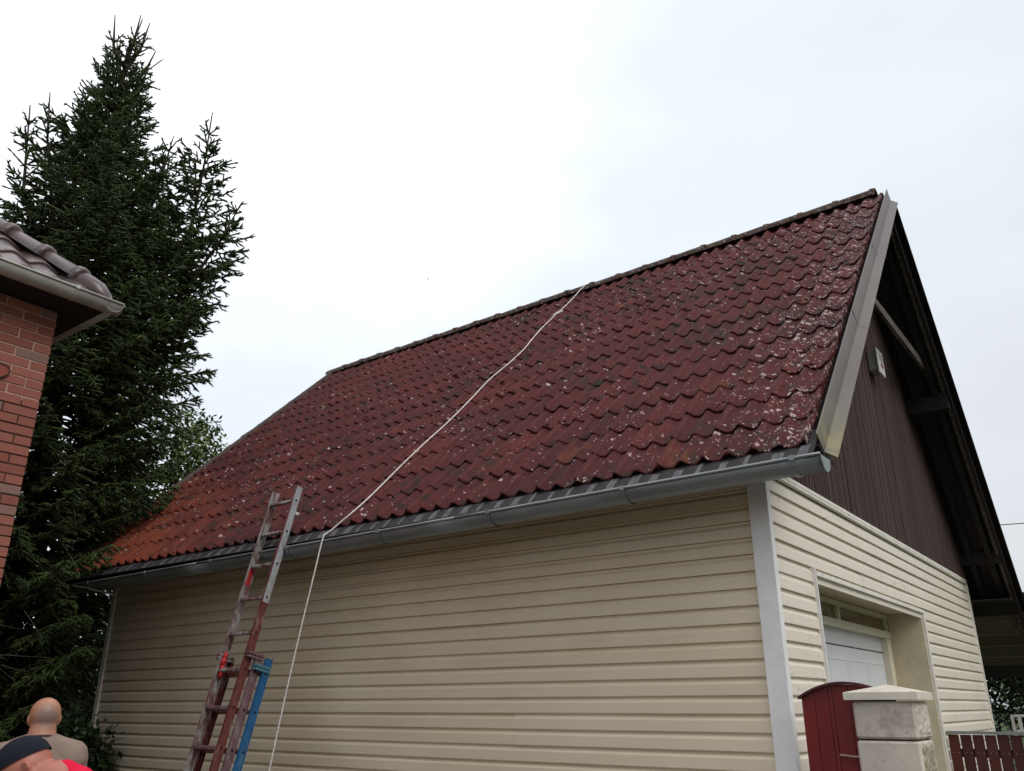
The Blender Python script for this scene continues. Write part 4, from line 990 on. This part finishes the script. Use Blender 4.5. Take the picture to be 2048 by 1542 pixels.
def leaves(C_, n, size, rad, flat=.5):
    """n leaves scattered through blobs C_ (x,y,z,r): folded diamond leaves"""
    C_ = np.array(C_, float); w = C_[:, 3] ** 2; k = rng.choice(len(C_), n, p=w / w.sum()); u = rng.normal(size=(n, 3)); u /= np.linalg.norm(u, axis=1, keepdims=True)
    r = C_[k, 3:4] * rng.uniform(.45, 1.08, (n, 1)); P = C_[k, :3] + u * r * [1, 1, .85]
    D = u * .6 + rng.normal(size=(n, 3)) * .6 + [0, 0, -.25]; D, U, W = frame(D); s = size * rng.uniform(.6, 1.25, (n, 1))
    v = np.stack([P, P + D * s * .5 + U * s * .30 + W * s * .06, P + D * s * .5 - U * s * .30 + W * s * .06, P + D * s], 1).reshape(-1, 3)
    t = (np.arange(n)[:, None, None] * 4 + np.array([(0, 1, 3), (0, 3, 2)])[None]).reshape(-1, 3); return v, t
def blobs(c, R, n, r0, r1, sq=(1, 1, 1)):
    o = []
    for _ in range(n):
        u = rng.normal(size=3); u /= np.linalg.norm(u); u *= R * rng.uniform(.3, 1.0); o.append((c[0] + u[0] * sq[0], c[1] + u[1] * sq[1], c[2] + u[2] * sq[2], rng.uniform(r0, r1)))
    return o
def leafy(name, base, bl, n, size, mat, label, cat, group=None, trunk_r=.09):
    t = thing(name, base, label, cat, group); g = G(); g.tube([V(*base), V(base[0] + .05, base[1], base[2] + (bl[0][2] - base[2]) * .5), V(bl[0][0], bl[0][1], bl[0][2])], [trunk_r, trunk_r * .7, trunk_r * .35], 8)
    g.mk('trunk', M['bark'], t, smooth=True); b = G()
    for q in bl[1::2]:
        a = V(base[0] + .03, base[1], base[2] + (q[2] - base[2]) * .45); e = V(*q[:3]); b.tube([a, (a + e) / 2 + V(0, 0, .1), e], [trunk_r * .35, trunk_r * .22, trunk_r * .08], 5)
    b.mk('limbs', M['bark'], t); v, tt = leaves(bl, n, size, 0); np_mesh('crown', v, tt, mat, t); return t
leafy('broadleaf_tree', (-11.0, 2.3, 0), [(-11.0, 2.3, 4.2, .9)] + blobs((-10.6, 2.2, 4.6), 1.55, 34, .22, .55, (1, 1, 1.1)) + [(-9.45, 2.2, 5.75, .2), (-9.7, 2.2, 5.5, .3), (-9.9, 2.1, 5.9, .3), (-9.6, 2.3, 5.15, .25), (-9.95, 2.2, 5.1, .35), (-9.8, 2.3, 4.6, .3)], 16000, .085, M['leaf'], 'light green broadleaved tree behind the spruce at the far roof edge', 'tree')
leafy('evergreen_shrub', (-6.85, -.35, 0), [(-6.85, -.35, 1.0, .3)] + blobs((-6.9, -.38, 1.1), .52, 26, .14, .26, (.8, .5, 1.3)), 5200, .085, M['leafdark'], 'dark glossy evergreen shrub against the far left end of the cream siding', 'shrub', trunk_r=.03)
leafy('garden_bush', (1.0, 12.5, 0), [(1.0, 12.5, 1.6, .8)] + blobs((.6, 12.0, 1.7), 2.1, 60, .35, .7, (1.6, .6, .75)), 26000, .11, M['leafdark'], 'dark leafy bush seen beneath the wooden shelter', 'bush', trunk_r=.06)
leafy('garden_bush', (-11.6, -2.8, 0), [(-11.6, -2.8, 1.6, .9)] + blobs((-11.6, -2.4, 2.2), 2.1, 60, .4, .7, (1, 1.5, 1.15)), 22000, .12, M['leafdark'], 'dark bush in the gap behind the spruce trunk', 'bush', trunk_r=.08)
leafy('garden_bush', (-10.8, .8, 0), [(-10.8, .8, 1.5, .8)] + blobs((-10.6, .6, 2.2), 2.0, 70, .35, .7, (.9, 1.3, 1.15)), 26000, .11, M['leafdark'], 'dark bush behind the spruce next to the garage end', 'bush', trunk_r=.06)

# ================================================================ people
def chain(g, pts, rads, n=10):
    """overlapping spheres along a polyline (to be voxel remeshed)"""
    for i in range(len(pts) - 1):
        a, b = V(*pts[i]), V(*pts[i + 1]); ra, rb = rads[i], rads[i + 1]; L = np.linalg.norm(b - a); m = max(2, int(L / (min(ra, rb) * .35)) + 1)
        for q in range(m + 1):
            t = q / m; ball(g, a + (b - a) * t, ra + (rb - ra) * t)
SPH = None
def uvs(nu, nv):
    v = [(0, 0, 1)] + [(math.sin(math.pi * i / nv) * math.cos(2 * math.pi * j / nu), math.sin(math.pi * i / nv) * math.sin(2 * math.pi * j / nu), math.cos(math.pi * i / nv)) for i in range(1, nv) for j in range(nu)] + [(0, 0, -1)]
    f = [(0, 1 + j, 1 + (j + 1) % nu) for j in range(nu)] + [(1 + i * nu + j, 1 + (i + 1) * nu + j, 1 + (i + 1) * nu + (j + 1) % nu, 1 + i * nu + (j + 1) % nu) for i in range(nv - 2) for j in range(nu)]
    n = len(v) - 1; f += [(n, n - nu + (j + 1) % nu, n - nu + j) for j in range(nu)]; return np.array(v), f
BIG = None
def ball(g, c, r, rot=None):
    global SPH, BIG
    if BIG is None: BIG = uvs(32, 20)
    if SPH is None:
        v = [(0, 0, 1)]; 
        for i in range(1, 6):
            th = math.pi * i / 6
            for j in range(10): v.append((math.sin(th) * math.cos(.6283 * j), math.sin(th) * math.sin(.6283 * j), math.cos(th)))
        v.append((0, 0, -1)); f = [(0, 1 + j, 1 + (j + 1) % 10) for j in range(10)]
        for i in range(4):
            for j in range(10): a = 1 + i * 10 + j; b = 1 + i * 10 + (j + 1) % 10; f.append((a, a + 10, b + 10, b))
        f += [(51, 41 + (j + 1) % 10, 41 + j) for j in range(10)]; SPH = (np.array(v), f)
    r = np.array(r if hasattr(r, '__len__') else (r, r, r), float); Q = BIG if r.max() > .052 else SPH; v = Q[0] * r * 1.01
    if rot is not None: v = v @ rot.T
    g.add(v + np.array(c), Q[1])
def remesh(g, name, mat, parent, vox, smooth=4, post=None):
    me = bpy.data.meshes.new(name); me.from_pydata([tuple(map(float, p)) for p in g.v], [], g.f); o = bpy.data.objects.new('tmp', me); COL.objects.link(o)
    m = o.modifiers.new('r', 'REMESH'); m.mode = 'VOXEL'; m.voxel_size = vox; s = o.modifiers.new('s', 'SMOOTH'); s.iterations = smooth; s.factor = .5
    dg = bpy.context.evaluated_depsgraph_get(); ev = o.evaluated_get(dg); nm = bpy.data.meshes.new_from_object(ev); bpy.data.objects.remove(o)
    co = np.empty(len(nm.vertices) * 3); nm.vertices.foreach_get('co', co); co = co.reshape(-1, 3)
    if post is not None: co = post(co)
    c = (co.min(0) + co.max(0)) / 2; nm.vertices.foreach_set('co', (co - c).ravel()); nm.materials.clear(); nm.materials.append(mat); nm.shade_smooth(); nm.update(); return finish(name, nm, None, parent, c)
def skinmat(name, base, red, stub=None, hc=None):
    k = N(name); c = k.mix(k.ramp(k.noise(60, 5), .2, .8), base, red)
    if stub is not None:
        d = k.n('ShaderNodeVectorMath', operation='DISTANCE'); k.l(k.pos, d.inputs[0]); d.inputs[1].default_value = stub
        f = k.ramp(k.math('ADD', d.outputs['Value'], k.math('MULTIPLY', k.noise(60, 4), .05)), .06, .125, (1, 1, 1, 1), (0, 0, 0, 1)); c = k.mix(k.math('MULTIPLY', f, .75), c, hc)
    k.bump(k.noise(220, 3), .08, .002); k.b.inputs['Subsurface Weight'].default_value = .08; k.b.inputs['Subsurface Radius'].default_value = (.02, .008, .004); return k.done(c, .45, 0, .45)
def person(root, head, hf, hup, neck, chest, pelvis, sh_w, sideways, skin, arms, legs, belly=1.0, hs=1.0, eb=0.0):
    """one continuous body; head with face, ears, nose"""
    H = V(*head); hf = V(*hf); hf /= np.linalg.norm(hf); hup = V(*hup); hr_ = np.cross(hf, hup); hr_ /= np.linalg.norm(hr_); hup = np.cross(hr_, hf); R3 = np.stack([hr_, hf, hup], 1)
    hp = lambda a, b, c_: H + R3 @ V(a, b, c_) * hs
    g = G(); ball(g, hp(0, -.012, .028), V(.082, .096, .090) * hs, R3); ball(g, hp(0, .02, -.035), V(.062, .070, .075) * hs, R3); ball(g, hp(0, .045, -.085), V(.042, .038, .034) * hs, R3)
    ball(g, hp(0, .092, -.025), V(.014, .018, .022) * hs, R3); ball(g, hp(0, .084, .012), V(.030, .012, .012) * hs, R3); ball(g, hp(0, .083, -.066), V(.024, .010, .007) * hs, R3); ball(g, hp(0, .084, -.078), V(.021, .010, .008) * hs, R3)
    for s in (-1, 1):
        for (a, b, c_, r) in ((.074, -.005, .012, .010), (.080, -.014, .018, .009), (.083, -.022, .008, .009), (.083, -.021, -.006, .009), (.079, -.012, -.020, .009), (.075, -.002, -.028, .009), (.074, 0, -.004, .011)): ball(g, hp(s * a, b + (eb if s < 0 else 0), c_), r * hs)
        ball(g, hp(s * .045, .06, -.02), V(.022, .022, .022) * hs, R3)
    chain(g, [hp(0, -.030, -.045), neck], [.068 * hs, .078 * hs])
    cx = V(*chest); px = V(*pelvis); sd_ = V(*sideways); up_ = (cx - px) / np.linalg.norm(cx - px); fw = np.cross(up_, sd_); RT = np.stack([sd_, fw, up_], 1)
    ball(g, cx, V(.165, .115 * belly, .17), RT); ball(g, (cx + px) / 2, V(.150, .115 * belly, .17), RT); ball(g, px, V(.165, .12, .13), RT)
    sh = {}
    for s in (-1, 1):
        S_ = cx + sd_ * s * sh_w + up_ * .100; sh[s] = S_; chain(g, [neck - up_ * .02, S_], [.050, .056])
        E_, W_, F_ = arms[s]; chain(g, [S_, E_, W_], [.054, .040, .027]); fd = V(*F_) - V(*W_); fd /= np.linalg.norm(fd); pr_ = np.cross(fd, V(0, 0, 1) if abs(fd[2]) < .9 else V(1, 0, 0)); pr_ /= np.linalg.norm(pr_)
        pc = V(*W_) + fd * .055; Rp = np.stack([pr_, np.cross(fd, pr_), fd], 1); ball(g, pc, (.040, .016, .050), Rp); nb = np.cross(fd, pr_)
        for i, l in enumerate((.060, .068, .063, .050)):
            b0 = pc + fd * .04 + pr_ * (-.030 + .020 * i); chain(g, [b0, b0 + fd * l * .5 + nb * .006, b0 + fd * l + nb * .022], [.009, .0085, .0075])
        b0 = pc - pr_ * .03 - fd * .02; chain(g, [b0, b0 - pr_ * .026 + fd * .028 + nb * .01, b0 - pr_ * .03 + fd * .055 + nb * .018], [.012, .010, .009])
    for s in (-1, 1):
        K_, A_ = legs[s]; hip = px + sd_ * s * .09 - up_ * .05; chain(g, [hip, K_, A_], [.088, .056, .040]); tf = V(hf[0], hf[1], 0); tf /= np.linalg.norm(tf); A3 = V(*A_); chain(g, [A3 - V(0, 0, .03), A3 + tf * .13 - V(0, 0, .045)], [.040, .030])
    remesh(g, 'body', skin, root, .0075, 3); return hp, R3, sh, RT
def cloth(name, mat, root, segs, balls_, vox=.010, cut=None, smooth=3):
    g = G()
    for pts, r in segs: chain(g, pts, r)
    for c_, r, R_ in balls_: ball(g, c_, r, R_)
    def post(co):
        for i in range(len(co)):
            n_ = noise.noise_vector(Vector(co[i]) * 9); co[i] += np.array(n_) * .005 + np.array(noise.noise_vector(Vector((co[i][0] * 22, co[i][1] * 22, co[i][2] * 7)))) * .005
        return co
    return remesh(g, name, mat, root, vox, smooth, post)
def shoe(root, A_, tf, mat):
    A3 = V(*A_); g = G(); chain(g, [A3 - V(0, 0, .03) - tf * .03, A3 + tf * .15 - V(0, 0, .045)], [.050, .040])
    def post(co): co[:, 2] = np.maximum(co[:, 2], .012); return co
    remesh(g, 'shoe', mat, root, .012, 2, post)
# ---- bald man
fv = V(-.93, .36, 0); fv /= np.linalg.norm(fv); sdv = V(fv[1], -fv[0], 0)
H1 = V(-3.895, -2.20, 1.578); nk = H1 - fv * .035 - V(0, 0, .112); ch = H1 - fv * .03 - V(0, 0, .305); pv = H1 + fv * .01 - V(0, 0, .70)
p1 = thing('person', (pv[0], pv[1], 0), 'bald person in a taupe T-shirt seen from behind near the spruce', 'person')
sk1 = skinmat('tanned_skin', (.44, .215, .135), (.50, .24, .15), tuple(H1 - fv * .10 + V(0, 0, .015) + sdv * .01), (.17, .13, .125))
arms = {}; legs = {}
for s in (-1, 1):
    S_ = ch + sdv * s * .195 + V(0, 0, .115); E_ = S_ + sdv * s * .055 + fv * .02 - V(0, 0, .29); W_ = E_ + fv * .10 - V(0, 0, .24) ; arms[s] = (E_, W_, W_ + V(0, 0, -.1)); K_ = V(pv[0], pv[1], .49) + sdv * s * .11 + fv * .03; legs[s] = (K_, V(pv[0], pv[1], .09) + sdv * s * .13)
hp, R3, sh, RT = person(p1, H1, fv, (0, 0, 1), nk, ch, pv, .195, sdv, sk1, arms, legs, 1.25, 1.06)
tm = N('taupe_jersey'); M['taupe'] = tm.done(tm.mix(tm.ramp(tm.noise(6, 4), .35, .65), (.235, .172, .142), (.29, .215, .178)), .9, 0, .1)
base_n = nk + V(0, 0, -.045)
sl = [([nk + V(0, 0, -.040) - fv * .004, sh[s]], [.094, .080]) for s in (-1, 1)] + [([nk + V(0, 0, -.070) - fv * .004, sh[s] - V(0, 0, .03)], [.110, .086]) for s in (-1, 1)] + [([nk - V(0, 0, .030), nk - V(0, 0, .06)], [.080, .105])] + [([sh[s], sh[s] * .35 + arms[s][0] * .65], [.078, .066]) for s in (-1, 1)]
cloth('t_shirt', M['taupe'], p1, sl, [(ch, V(.205, .160, .185), RT), ((ch + pv) / 2, V(.190, .165, .20), RT), (pv + V(0, 0, .05), V(.195, .155, .14), RT)])
g = G(); g.tube([nk + V(0, 0, .004) + sdv * .082 * math.cos(a) + fv * .080 * math.sin(a) - V(0, 0, .016) * math.sin(a) for a in np.linspace(0, 6.283, 20)], .0075, 6); g.mk('shirt_collar', simple('dark_collar', (.06, .04, .037), .9), p1, smooth=True)
M['jeans'] = simple('dark_blue_denim', (.03, .04, .07), .9, 0, .2, 30)
cloth('trousers', M['jeans'], p1, [([pv + sdv * s * .09 - V(0, 0, .03), legs[s][0], legs[s][1] + V(0, 0, .03)], [.105, .075, .062]) for s in (-1, 1)], [(pv, V(.183, .14, .12), RT)], .012)
M['shoe'] = simple('black_shoe', (.02, .02, .022), .6)
for s in (-1, 1): shoe(p1, legs[s][1], fv, M['shoe'])
# ---- stooping person with navy cap and red top
Rv, Uv, Fv = V(*cr), V(*cu), V(*cf)
H2 = V(-1.580, -3.347, 1.416)
fx = V(-.80, -.60, 0); tofar = V(-.60, .80, 0)
hf2 = fx * .76 + V(0, 0, -.64) + tofar * .10; hup2 = V(0, 0, .76) + fx * .64
nk2 = H2 - fx * .115 + V(0, 0, -.02); ch2 = H2 - fx * .20 + V(0, 0, -.19) + tofar * .02; pv2 = H2 - fx * .34 + V(0, 0, -.60) + tofar * .02
p2 = thing('person', (pv2[0], pv2[1], 0), 'stooping person in a navy cap and bright red top in the near corner', 'person')
sk2 = skinmat('ruddy_skin', (.37, .13, .09), (.43, .16, .11))
sd2 = np.cross(fx, V(0, 0, 1)); sd2 /= np.linalg.norm(sd2); up2 = (ch2 - pv2) / np.linalg.norm(ch2 - pv2); arms = {}; legs = {}
for s in (-1, 1):
    S_ = ch2 + sd2 * s * .18 + up2 * .115; E_ = S_ + V(0, 0, -.28) + fx * .05 + sd2 * s * .03; W_ = E_ + fx * .20 + V(0, 0, -.14); arms[s] = (E_, W_, W_ + fx * .08 - V(0, 0, .06)); legs[s] = (V(pv2[0], pv2[1], .47) + sd2 * s * .11 + fx * .10, V(pv2[0], pv2[1], .09) + sd2 * s * .13)
hp2, R32, sh2, RT2 = person(p2, H2, hf2, hup2, nk2, ch2, pv2, .18, sd2, sk2, arms, legs, 1.05, 1.0, -.055)
rm_ = N('bright_red_fleece'); M['red_top'] = rm_.done(rm_.mix(rm_.ramp(rm_.noise(18, 4), .35, .65), (.60, .012, .045), (.72, .02, .06)), .9, 0, .1)
cloth('red_top', M['red_top'], p2, [([nk2 - fx * .055 - V(0, 0, .05), sh2[s]], [.055, .068]) for s in (-1, 1)] + [([sh2[s], arms[s][0], arms[s][1] * .85 + arms[s][0] * .15], [.074, .060, .045]) for s in (-1, 1)] + [([nk2 + fx * .030 + V(0, 0, -.030), nk2 - fx * .022 + V(0, 0, .040), nk2 - fx * .080 + V(0, 0, .002)], [.046, .042, .054])],
      [(ch2, V(.19, .145, .18), RT2), ((ch2 + pv2) / 2, V(.175, .14, .19), RT2), (pv2 + V(0, 0, .05), V(.18, .14, .13), RT2)])
cloth('trousers', simple('charcoal_trousers', (.04, .04, .045), .9), p2, [([pv2 + sd2 * s * .09 - V(0, 0, .03), legs[s][0], legs[s][1] + V(0, 0, .03)], [.105, .075, .062]) for s in (-1, 1)], [(pv2, V(.18, .14, .12), RT2)], .012)
for s in (-1, 1): shoe(p2, legs[s][1], fx, M['shoe'])
M['cap'] = simple('navy_cap_cloth', (.009, .011, .020), .85, 0, .25, 60, .2, .15)
g = G(); nU, nV = 26, 10
for i in range(nV + 1):
    ph = (math.pi / 2) * (1 - i / nV) 
    for j in range(nU):
        a = 6.2832 * j / nU; rx, ry, rz = .088, .106, .098
        seam = 1 + .010 * abs(math.cos(3 * a)) - .005
        low = .004 + .020 * math.sin(a)
        x_, y_, z_ = rx * seam * math.cos(ph) * math.cos(a), ry * seam * math.cos(ph) * math.sin(a) - .010, rz * math.sin(ph) * .92 + .046 + (low if i == nV else 0)
        g.v.append(tuple(hp2(x_, y_, z_)))
for i in range(nV):
    for j in range(nU): a = i * nU + j; b = i * nU + (j + 1) % nU; g.f.append((a, a + nU, b + nU, b))
cp = g.mk('cap', M['cap'], p2, smooth=True)
g = G(); vs = []
for t in np.linspace(-1.1, 1.1, 12):
    for rr, dz in ((.100, .030), (.165, .012), (.165, .008), (.100, .026)): g.v.append(tuple(hp2(rr * .88 * math.sin(t), rr * math.cos(t) + (0.0 if rr < .12 else .01), dz - .012 * t * t)))
for i in range(11):
    for j in range(4): k = (j + 1) % 4; g.f.append((i * 4 + j, i * 4 + k, (i + 1) * 4 + k, (i + 1) * 4 + j))
g.mk('cap_brim', M['cap'], cp)
print('done', len(bpy.data.objects))
